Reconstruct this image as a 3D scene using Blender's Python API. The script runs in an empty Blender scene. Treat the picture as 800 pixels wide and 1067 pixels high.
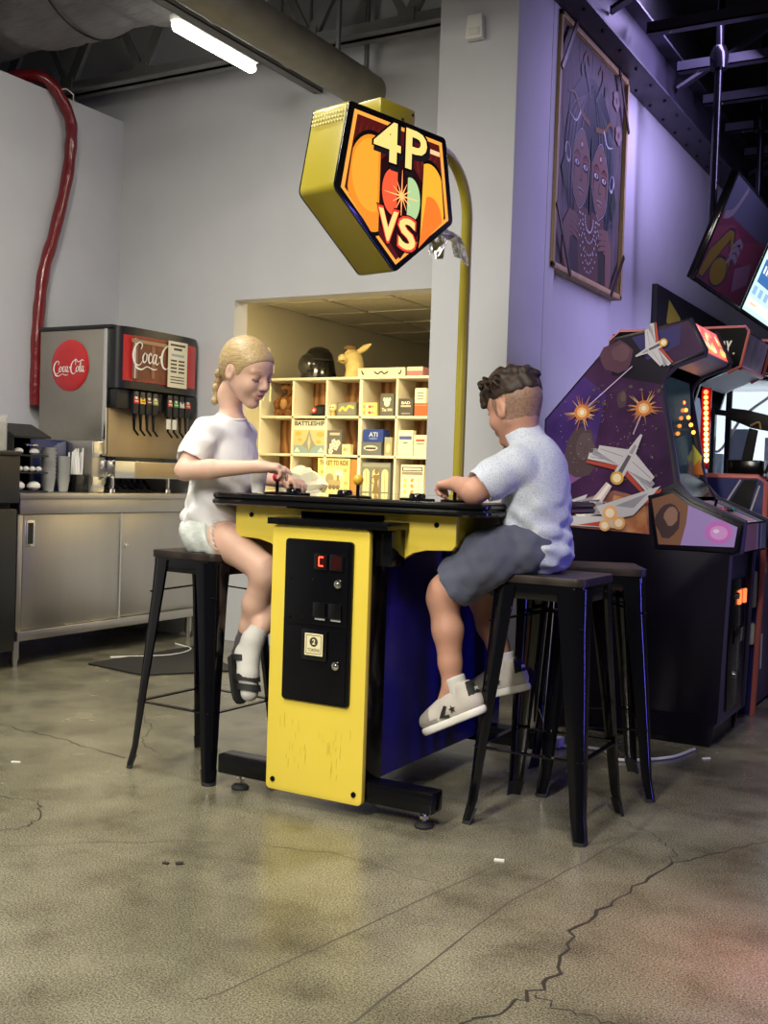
import bpy, bmesh, math, random
import numpy as np
from mathutils import Vector, Matrix, Quaternion
from mathutils.geometry import tessellate_polygon
random.seed(7)
SC = bpy.context.scene
COL = SC.collection
R = math.radians

# ------------------------------------------------------------------ camera
cd = bpy.data.cameras.new('camera')
cam = bpy.data.objects.new('camera', cd); COL.objects.link(cam); SC.camera = cam
cd.sensor_fit = 'HORIZONTAL'; cd.sensor_width = 36; cd.lens = 36 * 1150 / 800
cd.clip_start = 0.05; cd.clip_end = 100
_rt = Vector((0.868, 0.495, 0.033)); _fw = Vector((-0.494, 0.869, -0.033))
_fw.normalize(); _rt = (_rt - _fw * _rt.dot(_fw)).normalized(); _up = _rt.cross(_fw)
cam.matrix_world = Matrix(((_rt.x, _up.x, -_fw.x, 0), (_rt.y, _up.y, -_fw.y, 0), (_rt.z, _up.z, -_fw.z, 1.05), (0, 0, 0, 1)))

# ------------------------------------------------------------------ world, exposure
SC.view_settings.view_transform = 'Standard'; SC.view_settings.look = 'None'
SC.view_settings.gamma = 1.0; SC.view_settings.use_curve_mapping = False
SC.view_settings.exposure = 0.3
wd = bpy.data.worlds.new('world'); SC.world = wd; wd.use_nodes = True
wd.node_tree.nodes['Background'].inputs[0].default_value = (0.55, 0.57, 0.62, 1)
wd.node_tree.nodes['Background'].inputs[1].default_value = 0.05

# ------------------------------------------------------------------ lamps of the hall
def area(name, loc, target, size, power, color, sy=None, spread=None):
    l = bpy.data.lights.new(name, 'AREA'); l.energy = power; l.color = color
    l.size = size
    if sy: l.shape = 'RECTANGLE'; l.size_y = sy
    if spread: l.spread = spread
    o = bpy.data.objects.new(name, l); COL.objects.link(o); o.location = loc
    d = Vector(target) - Vector(loc); o.rotation_euler = d.to_track_quat('-Z', 'Y').to_euler()
    return o
# ceiling tube rows over and behind the viewer
area('tube_light', (-2.6, 1.3, 3.45), (-2.6, 1.3, 0), 0.12, 50, (1, .94, .78), 1.25)
area('tube_light', (-0.2, 1.0, 3.45), (-0.2, 1.0, 0), 0.12, 50, (1, .94, .78), 1.25)
area('tube_light', (-3.3, 3.0, 3.35), (-3.5, 3.1, 0), 0.12, 75, (1, .97, .82), 1.25)
area('tube_light', (-1.3, -1.6, 3.3), (-1.7, 2.6, 0.2), 0.6, 34, (1, .95, .84), 1.4, spread=R(80))
# violet LED wash from the game hall on the right
area('violet_led', (-1.15, 7.0, 3.45), (-2.5, 6.9, 2.1), 0.10, 70, (.56, .46, 1.0), 4.0)
area('violet_led', (0.55, 3.9, 1.1), (-1.3, 3.5, 1.0), 0.08, 5, (.15, .12, 1.0), 2.0, spread=R(110))
# red glow of a neon game off to the right
area('red_neon', (0.28, 2.60, 0.45), (-0.20, 2.55, 0), 0.08, 1.6, (1, .05, .09), 0.4, spread=R(70))

# ------------------------------------------------------------------ materials
MATS = {}
def mat(name, color, rough=.5, metal=0., emit=None, es=1., noise=0., nscale=8., bump=0., bscale=40., spec=.5, stretch=None, col2=None, trans=0., alpha=1., coat=0., rvar=0.):
    if name in MATS: return MATS[name]
    m = bpy.data.materials.new(name); m.use_nodes = True
    nt = m.node_tree; b = nt.nodes['Principled BSDF']
    b.inputs['Base Color'].default_value = (*color, 1); b.inputs['Roughness'].default_value = rough
    b.inputs['Metallic'].default_value = metal; b.inputs['Specular IOR Level'].default_value = spec
    b.inputs['Coat Weight'].default_value = coat
    if trans: b.inputs['Transmission Weight'].default_value = trans
    if alpha < 1: b.inputs['Alpha'].default_value = alpha
    if emit: b.inputs['Emission Color'].default_value = (*emit, 1); b.inputs['Emission Strength'].default_value = es
    tc = None
    def coords():
        nonlocal tc
        if tc is None:
            t = nt.nodes.new('ShaderNodeTexCoord'); mp = nt.nodes.new('ShaderNodeMapping')
            nt.links.new(t.outputs['Object'], mp.inputs[0])
            if stretch: mp.inputs['Scale'].default_value = stretch
            tc = mp.outputs[0]
        return tc
    if noise or col2:
        n = nt.nodes.new('ShaderNodeTexNoise'); n.inputs['Scale'].default_value = nscale; n.inputs['Detail'].default_value = 5
        nt.links.new(coords(), n.inputs['Vector'])
        r = nt.nodes.new('ShaderNodeValToRGB')
        c2 = col2 if col2 else tuple(max(0, c * (1 + noise)) for c in color)
        c1 = color if col2 else tuple(c * (1 - noise) for c in color)
        r.color_ramp.elements[0].color = (*c1, 1); r.color_ramp.elements[0].position = .32
        r.color_ramp.elements[1].color = (*c2, 1); r.color_ramp.elements[1].position = .68
        nt.links.new(n.outputs['Fac'], r.inputs[0]); nt.links.new(r.outputs[0], b.inputs['Base Color'])
        if rvar:
            mr = nt.nodes.new('ShaderNodeMapRange'); mr.inputs[3].default_value = rough - rvar; mr.inputs[4].default_value = rough + rvar
            nt.links.new(n.outputs['Fac'], mr.inputs[0]); nt.links.new(mr.outputs[0], b.inputs['Roughness'])
    if bump:
        n = nt.nodes.new('ShaderNodeTexNoise'); n.inputs['Scale'].default_value = bscale; n.inputs['Detail'].default_value = 4
        nt.links.new(coords(), n.inputs['Vector'])
        bp = nt.nodes.new('ShaderNodeBump'); bp.inputs['Strength'].default_value = bump; bp.inputs['Distance'].default_value = .01
        nt.links.new(n.outputs['Fac'], bp.inputs['Height']); nt.links.new(bp.outputs[0], b.inputs['Normal'])
    MATS[name] = m
    return m
def flat(c, rough=.55):                       # printed ink of one colour
    return mat('ink_%02x%02x%02x' % tuple(int(min(1, max(0, v)) * 255) for v in c) + ('' if rough == .55 else '_g'), c, rough, spec=.2)
def glow(c, s):
    return mat('glow_%d_%d_%d_%d' % (*[int(v * 100) for v in c], int(s * 100)), tuple(v * .12 for v in c), .4, emit=c, es=s, spec=.25)
def wood(name, c1, c2, scale=(1, 1, 12), rough=.5):
    if name in MATS: return MATS[name]
    m = bpy.data.materials.new(name); m.use_nodes = True; nt = m.node_tree; b = nt.nodes['Principled BSDF']
    t = nt.nodes.new('ShaderNodeTexCoord'); mp = nt.nodes.new('ShaderNodeMapping'); mp.inputs['Scale'].default_value = scale
    w = nt.nodes.new('ShaderNodeTexWave'); w.inputs['Scale'].default_value = 1.0; w.inputs['Distortion'].default_value = 7; w.inputs['Detail'].default_value = 3; w.inputs['Detail Scale'].default_value = 1.2
    r = nt.nodes.new('ShaderNodeValToRGB'); r.color_ramp.elements[0].color = (*c1, 1); r.color_ramp.elements[1].color = (*c2, 1)
    nt.links.new(t.outputs['Object'], mp.inputs[0]); nt.links.new(mp.outputs[0], w.inputs[0]); nt.links.new(w.outputs['Fac'], r.inputs[0]); nt.links.new(r.outputs[0], b.inputs['Base Color'])
    b.inputs['Roughness'].default_value = rough
    MATS[name] = m; return m

M = dict(
    wall=mat('white_wall_paint', (.60, .60, .635), .7, noise=.03, nscale=3, bump=.05, bscale=120),
    deck=mat('dark_ceiling_deck', (.030, .030, .033), .8, noise=.2),
    steel_dark=mat('grey_painted_steel', (.17, .17, .168), .55, noise=.12, nscale=5),
    beam=mat('slate_painted_beam', (.045, .043, .06), .5, noise=.15, nscale=4),
    duct=mat('duct_wrap', (.15, .145, .15), .55, noise=.15, nscale=4, bump=.8, bscale=7, stretch=(1, 6, 6)),
    steel=mat('brushed_steel', (.56, .53, .48), .36, 1, noise=.08, nscale=3, bump=.05, bscale=220, stretch=(1, 1, .12), rvar=.06),
    chrome=mat('polished_steel', (.75, .74, .70), .16, 1),
    darkplastic=mat('black_plastic', (.009, .009, .011), .38, noise=.1),
    blackgloss=mat('gloss_black', (.005, .005, .006), .14, coat=.2),
    blacksat=mat('satin_black_metal', (.0035, .0035, .005), .17, spec=.28),
    blackmat=mat('matte_black', (.010, .010, .011), .7),
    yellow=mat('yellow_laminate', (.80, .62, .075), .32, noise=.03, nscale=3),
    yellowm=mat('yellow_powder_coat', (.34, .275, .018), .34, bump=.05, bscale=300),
    blue=mat('blue_laminate', (.012, .008, .15), .32, noise=.2, nscale=3),
    stool=mat('stool_black_enamel', (.003, .003, .0045), .11, spec=.55),
    seat=wood('dark_walnut_seat', (.014, .009, .008), (.034, .023, .019), (3, 40, 3), .45),
    white=mat('white_paint', (.78, .77, .74), .5),
    offwhite=mat('offwhite', (.70, .68, .60), .55),
    shelf=mat('cream_laminate', (.80, .76, .62), .5),
    plywood=wood('plywood_back', (.16, .065, .02), (.46, .22, .075), (5, 5, 2), .5),
    pine=wood('pine_frame', (.40, .27, .12), (.52, .37, .19), (9, 9, 1.5), .6),
    red=mat('red_enamel', (.50, .012, .016), .3, coat=.4),
    hose=mat('red_shrink_wrap', (.17, .006, .011), .28, bump=.6, bscale=22, coat=.3),
    rubber=mat('black_rubber', (.012, .012, .012), .75, bump=.4, bscale=200),
    cup=mat('white_paper_cup', (.82, .80, .76), .5),
    clear=mat('clear_plastic', (.85, .86, .86), .12, trans=.75, alpha=.55),
    glass=mat('window_glass', (.8, .85, .9), .05, alpha=.25),
)

# ------------------------------------------------------------------ mesh helpers
def V(*a): return Vector(a)
class MB:
    def __init__(s): s.v = []; s.f = []; s.m = []
    def add(s, vs, fs, m=0):
        o = len(s.v); s.v += [tuple(v) for v in vs]; s.f += [tuple(i + o for i in f) for f in fs]; s.m += [m] * len(fs); return s
    def box(s, a, b, m=0):
        x0, x1 = sorted((a[0], b[0])); y0, y1 = sorted((a[1], b[1])); z0, z1 = sorted((a[2], b[2]))
        return s.add([(x0, y0, z0), (x1, y0, z0), (x1, y1, z0), (x0, y1, z0), (x0, y0, z1), (x1, y0, z1), (x1, y1, z1), (x0, y1, z1)],
                     [(0, 3, 2, 1), (4, 5, 6, 7), (0, 1, 5, 4), (1, 2, 6, 5), (2, 3, 7, 6), (3, 0, 4, 7)], m)
    def obox(s, c, ax, ay, az, h, m=0):       # oriented box: centre, three axes, half sizes
        c = Vector(c); ax, ay, az = (Vector(q).normalized() * k for q, k in zip((ax, ay, az), h))
        vs = [c + sx * ax + sy * ay + sz * az for sz in (-1, 1) for sx, sy in ((-1, -1), (1, -1), (1, 1), (-1, 1))]
        return s.add(vs, [(0, 3, 2, 1), (4, 5, 6, 7), (0, 1, 5, 4), (1, 2, 6, 5), (2, 3, 7, 6), (3, 0, 4, 7)], m)
    def bar(s, a, b, w, h, up=(0, 0, 1), m=0):
        a, b = Vector(a), Vector(b); d = (b - a); x = d.cross(Vector(up)).normalized(); z = x.cross(d).normalized()
        return s.obox((a + b) / 2, d, x, z, (d.length / 2, w / 2, h / 2), m)
    def prism(s, pts, axis, lo, hi, m=0):
        def P(p, t): return {'x': (t, p[0], p[1]), 'y': (p[0], t, p[1]), 'z': (p[0], p[1], t)}[axis]
        n = len(pts); vs = [P(p, lo) for p in pts] + [P(p, hi) for p in pts]
        fs = [(i, (i + 1) % n, n + (i + 1) % n, n + i) for i in range(n)]
        tri = tessellate_polygon([[Vector((p[0], p[1], 0)) for p in pts]])
        fs += [tuple(t) for t in tri] + [tuple(n + i for i in reversed(t)) for t in tri]
        return s.add(vs, fs, m)
    def loft(s, rings, m=0, caps=True, closed=True):
        n = len(rings[0]); vs = [p for r in rings for p in r]; fs = []
        for k in range(len(rings) - 1):
            for i in range(n if closed else n - 1):
                j = (i + 1) % n; fs.append((k * n + i, k * n + j, (k + 1) * n + j, (k + 1) * n + i))
        if caps: fs += [tuple(reversed(range(n))), tuple(range((len(rings) - 1) * n, len(rings) * n))]
        return s.add(vs, fs, m)
    def tube(s, pts, r, seg=10, m=0, caps=True):
        pts = [Vector(p) for p in pts]; n = len(pts); rr = r if isinstance(r, (list, tuple)) else [r] * n
        t0 = (pts[1] - pts[0]).normalized(); a = t0.orthogonal().normalized(); rings = []
        for i, p in enumerate(pts):
            t = (pts[min(i + 1, n - 1)] - pts[max(i - 1, 0)]).normalized()
            a = (a - t * a.dot(t)).normalized(); b = t.cross(a)
            rings.append([p + (a * math.cos(q) + b * math.sin(q)) * rr[i] for q in [2 * math.pi * k / seg for k in range(seg)]])
        return s.loft(rings, m, caps)
    def lathe(s, prof, c=(0, 0, 0), seg=20, m=0, axis=(0, 0, 1)):
        q = Vector((0, 0, 1)).rotation_difference(Vector(axis)); c = Vector(c)
        rings = [[c + q @ Vector((max(r, 1e-4) * math.cos(t), max(r, 1e-4) * math.sin(t), z)) for t in [2 * math.pi * k / seg for k in range(seg)]] for r, z in prof]
        return s.loft(rings, m)
    def cyl(s, a, b, r, seg=16, m=0): return s.tube([a, b], r, seg, m)
    def ball(s, c, r, seg=16, m=0, sc=(1, 1, 1), q=None):
        n = seg // 2; rings = []
        for i in range(n + 1):
            t = math.pi * i / n
            ring = []
            for k in range(seg):
                a = 2 * math.pi * k / seg
                p = Vector((r * sc[0] * max(math.sin(t), 1e-3) * math.cos(a), r * sc[1] * max(math.sin(t), 1e-3) * math.sin(a), -r * sc[2] * math.cos(t)))
                ring.append(Vector(c) + (q @ p if q else p))
            rings.append(ring)
        return s.loft(rings, m)
    def build(s, name, mats, parent=None, bevel=0., smooth=35, seg=2):
        me = bpy.data.meshes.new(name); me.from_pydata(s.v, [], s.f)
        if not isinstance(mats, (list, tuple)): mats = [mats]
        for q in mats: me.materials.append(q)
        me.polygons.foreach_set('material_index', s.m)
        bm = bmesh.new(); bm.from_mesh(me)
        bmesh.ops.recalc_face_normals(bm, faces=bm.faces)
        if bevel:
            es = [e for e in bm.edges if len(e.link_faces) == 2 and e.calc_face_angle(0) > R(40)]
            bmesh.ops.bevel(bm, geom=es, offset=bevel, segments=seg, affect='EDGES', profile=.5, clamp_overlap=True)
        bm.to_mesh(me); bm.free()
        if smooth:
            me.polygons.foreach_set('use_smooth', [True] * len(me.polygons)); me.set_sharp_from_angle(angle=R(smooth))
        o = bpy.data.objects.new(name, me); COL.objects.link(o)
        if parent: o.parent = parent; o.matrix_parent_inverse = Matrix.Translation(-parent.location) if parent.type == 'EMPTY' and not any(parent.rotation_euler) else Matrix()
        return o
def tag(o, label=None, cat=None, group=None, kind=None):
    if label: o['label'] = label
    if cat: o['category'] = cat
    if group: o['group'] = group
    if kind: o['kind'] = kind
    return o
def thing(name, label, cat, loc=(0, 0, 0), group=None):
    o = bpy.data.objects.new(name, None); COL.objects.link(o); o.location = loc; o.empty_display_size = .05
    return tag(o, label, cat, group)
def struct(o, label=None): return tag(o, label, None, None, 'structure')
def rounded(x0, x1, y0, y1, r, n=6):
    out = []
    for cx, cy, a0 in ((x1 - r, y1 - r, 0), (x0 + r, y1 - r, 90), (x0 + r, y0 + r, 180), (x1 - r, y0 + r, 270)):
        for k in range(n + 1):
            a = R(a0 + 90 * k / n); out.append((cx + r * math.cos(a), cy + r * math.sin(a)))
    return out
def spline(pts, n=8):                          # Catmull-Rom through points of any dimension
    P = [np.array(p, float) for p in pts]; P = [2 * P[0] - P[1]] + P + [2 * P[-1] - P[-2]]; out = []
    for i in range(1, len(P) - 2):
        for k in range(n):
            t = k / n
            out.append(.5 * (2 * P[i] + (P[i + 1] - P[i - 1]) * t + (2 * P[i - 1] - 5 * P[i] + 4 * P[i + 1] - P[i + 2]) * t * t + (3 * P[i] - P[i - 1] - 3 * P[i + 1] + P[i + 2]) * t ** 3))
    out.append(P[-2]); return [tuple(p) for p in out]
_TXT = {}
def text_mesh(s, bold=0., shear=0.):           # glyph outlines of the built-in font as 2D triangles, height 1
    key = (s, bold, shear)
    if key not in _TXT:
        c = bpy.data.curves.new('lettering', 'FONT'); c.body = s; c.size = 1; c.offset = bold; c.shear = shear; c.resolution_u = 3
        o = bpy.data.objects.new('lettering', c); COL.objects.link(o)
        bpy.context.view_layer.update()
        me = o.to_mesh(); vs = [(v.co.x, v.co.y) for v in me.vertices]; fs = [tuple(p.vertices) for p in me.polygons]
        o.to_mesh_clear(); bpy.data.objects.remove(o); bpy.data.curves.remove(c)
        xs = [p[0] for p in vs] or [0]; ys = [p[1] for p in vs] or [0]
        x0, x1, y0, y1 = min(xs), max(xs), min(ys), max(ys)
        _TXT[key] = ([((x - x0) / max(x1 - x0, 1e-6), (y - y0) / max(y1 - y0, 1e-6)) for x, y in vs], fs)
    return _TXT[key]
class Print:                                    # flat print on a face: layers of ink, one mesh
    def __init__(s, o, u, v, step=.00003, lift=.001):
        s.o = Vector(o); s.u = Vector(u).normalized(); s.vv = Vector(v).normalized(); s.n = s.u.cross(s.vv).normalized()
        s.mb = MB(); s.mats = []; s.k = lift; s.step = step
    def _m(s, m):
        if m not in s.mats: s.mats.append(m)
        return s.mats.index(m)
    def _p(s, p): return s.o + s.u * p[0] + s.vv * p[1] + s.n * s.k
    def poly(s, pts, m):
        s.k += s.step; tri = tessellate_polygon([[Vector((p[0], p[1], 0)) for p in pts]])
        s.mb.add([s._p(p) for p in pts], [tuple(t) for t in tri], s._m(m)); return s
    def ell(s, c, rx, ry, m, rot=0, n=28, a0=0, a1=360):
        cr, sr = math.cos(R(rot)), math.sin(R(rot)); pts = []
        full = a1 - a0 >= 360
        for k in range(n + (0 if full else 1)):
            a = R(a0 + (a1 - a0) * k / n); x, y = rx * math.cos(a), ry * math.sin(a); pts.append((c[0] + x * cr - y * sr, c[1] + x * sr + y * cr))
        return s.poly(pts, m)
    def rect(s, x0, y0, x1, y1, m): return s.poly([(x0, y0), (x1, y0), (x1, y1), (x0, y1)], m)
    def stroke(s, pts, w, m, smooth=0):
        if smooth: pts = spline(pts, smooth)
        s.k += s.step; n = len(pts); L = []; Rr = []
        ws = w if isinstance(w, (list, tuple)) else None
        for i in range(n):
            a = pts[max(i - 1, 0)]; b = pts[min(i + 1, n - 1)]; dx, dy = b[0] - a[0], b[1] - a[1]; l = math.hypot(dx, dy) or 1
            if ws: t = i / (n - 1) * (len(ws) - 1); j = min(int(t), len(ws) - 2); ww = (ws[j] + (ws[j + 1] - ws[j]) * (t - j)) / 2
            else: ww = w / 2
            L.append((pts[i][0] - dy / l * ww, pts[i][1] + dx / l * ww)); Rr.append((pts[i][0] + dy / l * ww, pts[i][1] - dx / l * ww))
        vs = [s._p(p) for p in L + Rr]
        s.mb.add(vs, [(i, i + n, i + n + 1, i + 1) for i in range(n - 1)], s._m(m)); return s
    def text(s, t, x0, y0, x1, y1, m, bold=0., shear=0.):
        s.k += s.step; vs, fs = text_mesh(t, bold, shear)
        s.mb.add([s._p((x0 + (x1 - x0) * a, y0 + (y1 - y0) * b)) for a, b in vs], fs, s._m(m)); return s
    def build(s, name, parent, label=None):
        me = bpy.data.meshes.new(name); me.from_pydata(s.mb.v, [], s.mb.f)
        for q in s.mats: me.materials.append(q)
        me.polygons.foreach_set('material_index', s.mb.m); me.update()
        o = bpy.data.objects.new(name, me); COL.objects.link(o)
        if parent: o.parent = parent; o.matrix_parent_inverse = Matrix.Translation(-parent.location) if parent.type == 'EMPTY' and not any(parent.rotation_euler) else Matrix()
        if label: o['label'] = label
        return o
def copy_tree(o, parent=None):
    c = o.copy(); COL.objects.link(c)
    if parent: c.parent = parent; c.matrix_parent_inverse = o.matrix_parent_inverse.copy()
    for ch in list(o.children): copy_tree(ch, c)
    return c
def cola_script(P, x, y, w, m):                 # flowing script wordmark, width w
    h = w * .36
    def S(pts, ws, sm=6): P.stroke([(x + a * w, y + b * h) for a, b in pts], [q * w for q in ws], m, sm)
    S([(.175, .70), (.20, .86), (.15, .95), (.07, .78), (.035, .45), (.07, .17), (.15, .12), (.215, .30)], [.012, .02, .014, .03, .046, .03, .014, .01])
    S([(.07, .17), (.10, .02), (.20, -.02), (.30, .10), (.42, .03), (.50, .06)], [.01, .03, .02, .012, .02, .008])
    S([(.255, .60), (.215, .42), (.235, .24), (.28, .32), (.29, .52), (.255, .60), (.32, .52)], [.014, .03, .02, .014, .024, .012, .01])
    S([(.385, .52), (.36, .61), (.325, .42), (.345, .24), (.405, .34)], [.02, .012, .03, .02, .01])
    S([(.475, .56), (.435, .58), (.405, .38), (.43, .24), (.465, .40), (.485, .58)], [.012, .014, .03, .018, .012, .012])
    S([(.487, .60), (.468, .30), (.50, .23), (.535, .33)], [.02, .026, .016, .008])
    S([(.53, .50), (.565, .54)], [.026, .026], 2)
    S([(.72, .66), (.735, .86), (.69, .96), (.615, .78), (.58, .45), (.615, .17), (.69, .12), (.755, .30)], [.012, .022, .014, .03, .046, .03, .014, .01])
    S([(.66, .92), (.74, 1.02), (.82, .86), (.93, .98), (1.0, .92)], [.008, .028, .016, .022, .006])
    S([(.79, .60), (.75, .42), (.77, .24), (.815, .32), (.825, .52), (.79, .60), (.85, .52)], [.014, .03, .02, .014, .024, .012, .01])
    S([(.855, .38), (.905, .72), (.905, .86), (.875, .74), (.855, .34), (.88, .22), (.91, .34)], [.01, .012, .012, .02, .028, .016, .008])
    S([(.975, .56), (.935, .58), (.905, .38), (.93, .24), (.962, .40), (.982, .58)], [.012, .014, .03, .018, .012, .012])
    S([(.984, .60), (.966, .30), (.995, .23), (1.03, .33)], [.02, .026, .016, .008])
# ================================================================== the setting
def floor_material():
    m = bpy.data.materials.new('polished_concrete'); m.use_nodes = True; nt = m.node_tree; b = nt.nodes['Principled BSDF']; L = nt.links.new
    t = nt.nodes.new('ShaderNodeTexCoord')
    def noise(sc, det=6, ro=.6):
        n = nt.nodes.new('ShaderNodeTexNoise'); n.inputs['Scale'].default_value = sc; n.inputs['Detail'].default_value = det; n.inputs['Roughness'].default_value = ro
        L(t.outputs['Object'], n.inputs['Vector']); return n
    def ramp(f, stops):
        r = nt.nodes.new('ShaderNodeValToRGB'); e = r.color_ramp.elements
        while len(e) < len(stops): e.new(.5)
        for q, (p, c) in zip(e, stops): q.position = p; q.color = (*c, 1)
        L(f, r.inputs[0]); return r.outputs[0]
    big = noise(1.1, 5); mid = noise(4, 5, .55); fine = noise(210, 2, .8)
    c1 = ramp(big.outputs['Fac'], [(.3, (.118, .109, .078)), (.5, (.208, .194, .144)), (.72, (.300, .282, .218))])
    c2 = ramp(mid.outputs['Fac'], [(.26, (.45, .43, .40)), (.48, (.90, .90, .87)), (.72, (1.12, 1.12, 1.08))])
    c3 = ramp(fine.outputs['Fac'], [(.34, (.28, .27, .25)), (.5, (.90, .90, .89)), (.66, (1.65, 1.62, 1.5))])
    def mul(a, bq):
        x = nt.nodes.new('ShaderNodeMix'); x.data_type = 'RGBA'; x.blend_type = 'MULTIPLY'; x.inputs[0].default_value = 1
        L(a, x.inputs[6]); L(bq, x.inputs[7]); return x.outputs[2]
    L(mul(mul(c1, c2), c3), b.inputs['Base Color'])
    mr = nt.nodes.new('ShaderNodeMapRange'); mr.inputs[1].default_value = .3; mr.inputs[2].default_value = .7; mr.inputs[3].default_value = .10; mr.inputs[4].default_value = .30
    L(mid.outputs['Fac'], mr.inputs[0]); L(mr.outputs[0], b.inputs['Roughness'])
    bp = nt.nodes.new('ShaderNodeBump'); bp.inputs['Strength'].default_value = .12; bp.inputs['Distance'].default_value = .004
    L(fine.outputs['Fac'], bp.inputs['Height']); L(bp.outputs[0], b.inputs['Normal'])
    b.inputs['Specular IOR Level'].default_value = .5
    return m
floor = struct(MB().box((-9, -3, -.08), (5, 13, 0)).build('floor', floor_material(), smooth=0), 'worn polished grey brown concrete floor with wandering cracks')
crackm = mat('crack_dark', (.022, .018, .013), .9)  # even dark tone of the floor cracks and specks
jointm = mat('worn_saw_joint', (.075, .064, .048), .8)
def jag(pts, amp, n, seed):
    rnd = random.Random(seed); out = []
    for (a, b) in zip(pts, pts[1:]):
        for k in range(n):
            t = k / n; j = 0 if k == 0 else 1
            out.append((a[0] + (b[0] - a[0]) * t + rnd.uniform(-amp, amp) * j, a[1] + (b[1] - a[1]) * t + rnd.uniform(-amp, amp) * j))
    out.append(pts[-1]); return out
def crack(pts, w, seed, m=crackm, amp=.014, n=7):
    P = Print((0, 0, 0), (1, 0, 0), (0, 1, 0), lift=.0004); rnd = random.Random(seed + 50)
    p = jag(pts, amp, n, seed); P.stroke(p, [w * .75 * rnd.uniform(.35, 1.5) for _ in range(24)], m); P.build('crack', floor)
crack([(-.90, 1.86), (-.825, 2.02), (-.79, 2.221), (-.857, 2.445), (-.822, 2.718), (-.775, 3.045)], .010, 1)
crack([(-.775, 3.045), (-.70, 3.2), (-.586, 3.404), (-.40, 3.55)], .006, 2)
crack([(-.775, 3.045), (-.80, 3.15), (-.88, 3.25), (-1.007, 3.348)], .004, 3)
crack([(-.80, 2.10), (-.74, 2.07), (-.626, 2.073), (-.5, 2.02)], .005, 4)
crack([(-3.6, 3.09), (-3.49, 3.079), (-3.252, 3.058), (-3.027, 3.037), (-2.741, 2.989)], .008, 5)
crack([(-2.9, 2.40), (-2.728, 2.412), (-2.595, 2.446), (-2.453, 2.313), (-2.431, 2.221), (-2.6, 2.08)], .007, 6)
crack([(-3.2, 3.6), (-3.0, 3.42), (-2.85, 3.2), (-2.7, 3.12)], .004, 7)
crack([(-1.06, 1.70), (-1.051, 1.802), (-1.043, 2.527), (-.94, 3.228)], .006, 8, jointm, .004)
crack([(-1.36, 1.70), (-1.337, 1.753), (-1.174, 2.766)], .004, 9, jointm, .004)
crack([(-2.6, 1.9), (-2.0, 2.42), (-1.6, 2.58), (-1.1, 2.52)], .003, 10, jointm, .01)

struct(MB().box((-5.27, -3, 0), (-5.15, 5.45, 3.3)).build('wall_left', M['wall'], smooth=0), 'white partition wall behind the drinks counter')
wb = MB(); X0, X1, Z0, Z1 = -4.20, -2.45, .88, 2.095
for a, b in (((-8, 0), (X0, 4.4)), ((X1, 0), (-2.18, 4.4)), ((X0, 0), (X1, Z0)), ((X0, Z1), (X1, 4.4))):
    wb.box((a[0], 5.45, a[1]), (b[0], 5.58, b[1]))
wback = struct(wb.build('wall_back', M['wall'], smooth=0), 'white wall with a wide serving opening into the lit room')
cr = MB()
cr.box((X0 - .0, 5.435, Z0 - .03), (X1, 5.60, Z0)); tagless = cr.build('sill', M['white'], wback, bevel=.004)
struct(MB().box((-2.61, 5.0, 0), (-2.18, 5.449, 4.4)).build('wall_column', M['wall'], bevel=.006), 'white square column between the drinks corner and the game hall')
wr = struct(MB().box((-2.36, 5.449, 0), (-2.23, 13, 3.86)).build('wall_right', M['wall'], smooth=0), 'white hall wall washed in violet light')
struct(MB().box((-2.36, 5.449, 3.86), (-2.23, 13, 4.4)).build('wall_header', M['deck'], smooth=0), 'dark wall strip above the steel beam')
struct(MB().box((-9, -3, 4.4), (5, 13, 4.5)).build('ceiling', M['deck'], smooth=0), 'dark open roof deck over the hall')
# room behind the opening
bw = mat('cream_back_room_paint', (.66, .61, .46), .7, noise=.03, nscale=2)
struct(MB().box((-5.62, 5.58, 0), (-5.5, 12, 2.6)).build('wall_side', bw, smooth=0), 'cream side wall of the room behind the opening')
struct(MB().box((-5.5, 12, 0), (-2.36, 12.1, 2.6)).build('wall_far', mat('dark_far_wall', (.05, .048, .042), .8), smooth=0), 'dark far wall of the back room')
bc = struct(MB().box((-5.5, 5.58, 2.47), (-2.36, 12, 2.55)).build('ceiling_back_room', mat('ceiling_plenum', (.30, .27, .20), .8), smooth=0), 'suspended tile ceiling of the back room')
tilem = mat('ceiling_tile', (.66, .62, .50), .85, noise=.05, nscale=30, bump=.1, bscale=150)
tile_me = None
for i in range(5):
    for j in range(10):
        x = -5.47 + i * .62; y = 5.62 + j * .635
        if (i, j) in ((1, 0), (3, 1)): continue
        if tile_me is None:
            tile_me = MB().box((0, 0, 2.445), (.595, .61, 2.468)).build('tile', tilem, bc, bevel=.003, smooth=0); t_ = tile_me
        else:
            t_ = tile_me.copy(); COL.objects.link(t_)
        t_.location = (x, y, 0)
gm = MB()
for i in range(6): gm.box((-5.49 + i * .62, 5.6, 2.436), (-5.47 + i * .62, 12, 2.446))
for j in range(11): gm.box((-5.5, 5.6 + j * .635, 2.436), (-2.38, 5.62 + j * .635, 2.446))
gm.build('grid', mat('ceiling_grid', (.5, .47, .38), .6), bc, smooth=0)
for q, (x, y, pw) in enumerate(((-4.55, 5.95, 52), (-3.3, 6.55, 28))):
    t = thing('ceiling_light', ('square ceiling light just inside the opening', 'square ceiling light above the front of the game shelf')[q], 'ceiling light', (x, y, 2.43))
    MB().box((x - .30, y - .30, 2.42), (x + .30, y + .30, 2.445)).build('frame', M['white'], t)
    MB().box((x - .27, y - .27, 2.412), (x + .27, y + .27, 2.42)).build('diffuser', glow((1, .86, .55), 2.0), t)
    area('troffer_lamp', (x, y, 2.405), (x, y, 0), .5, pw, (1, .80, .42))
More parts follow.
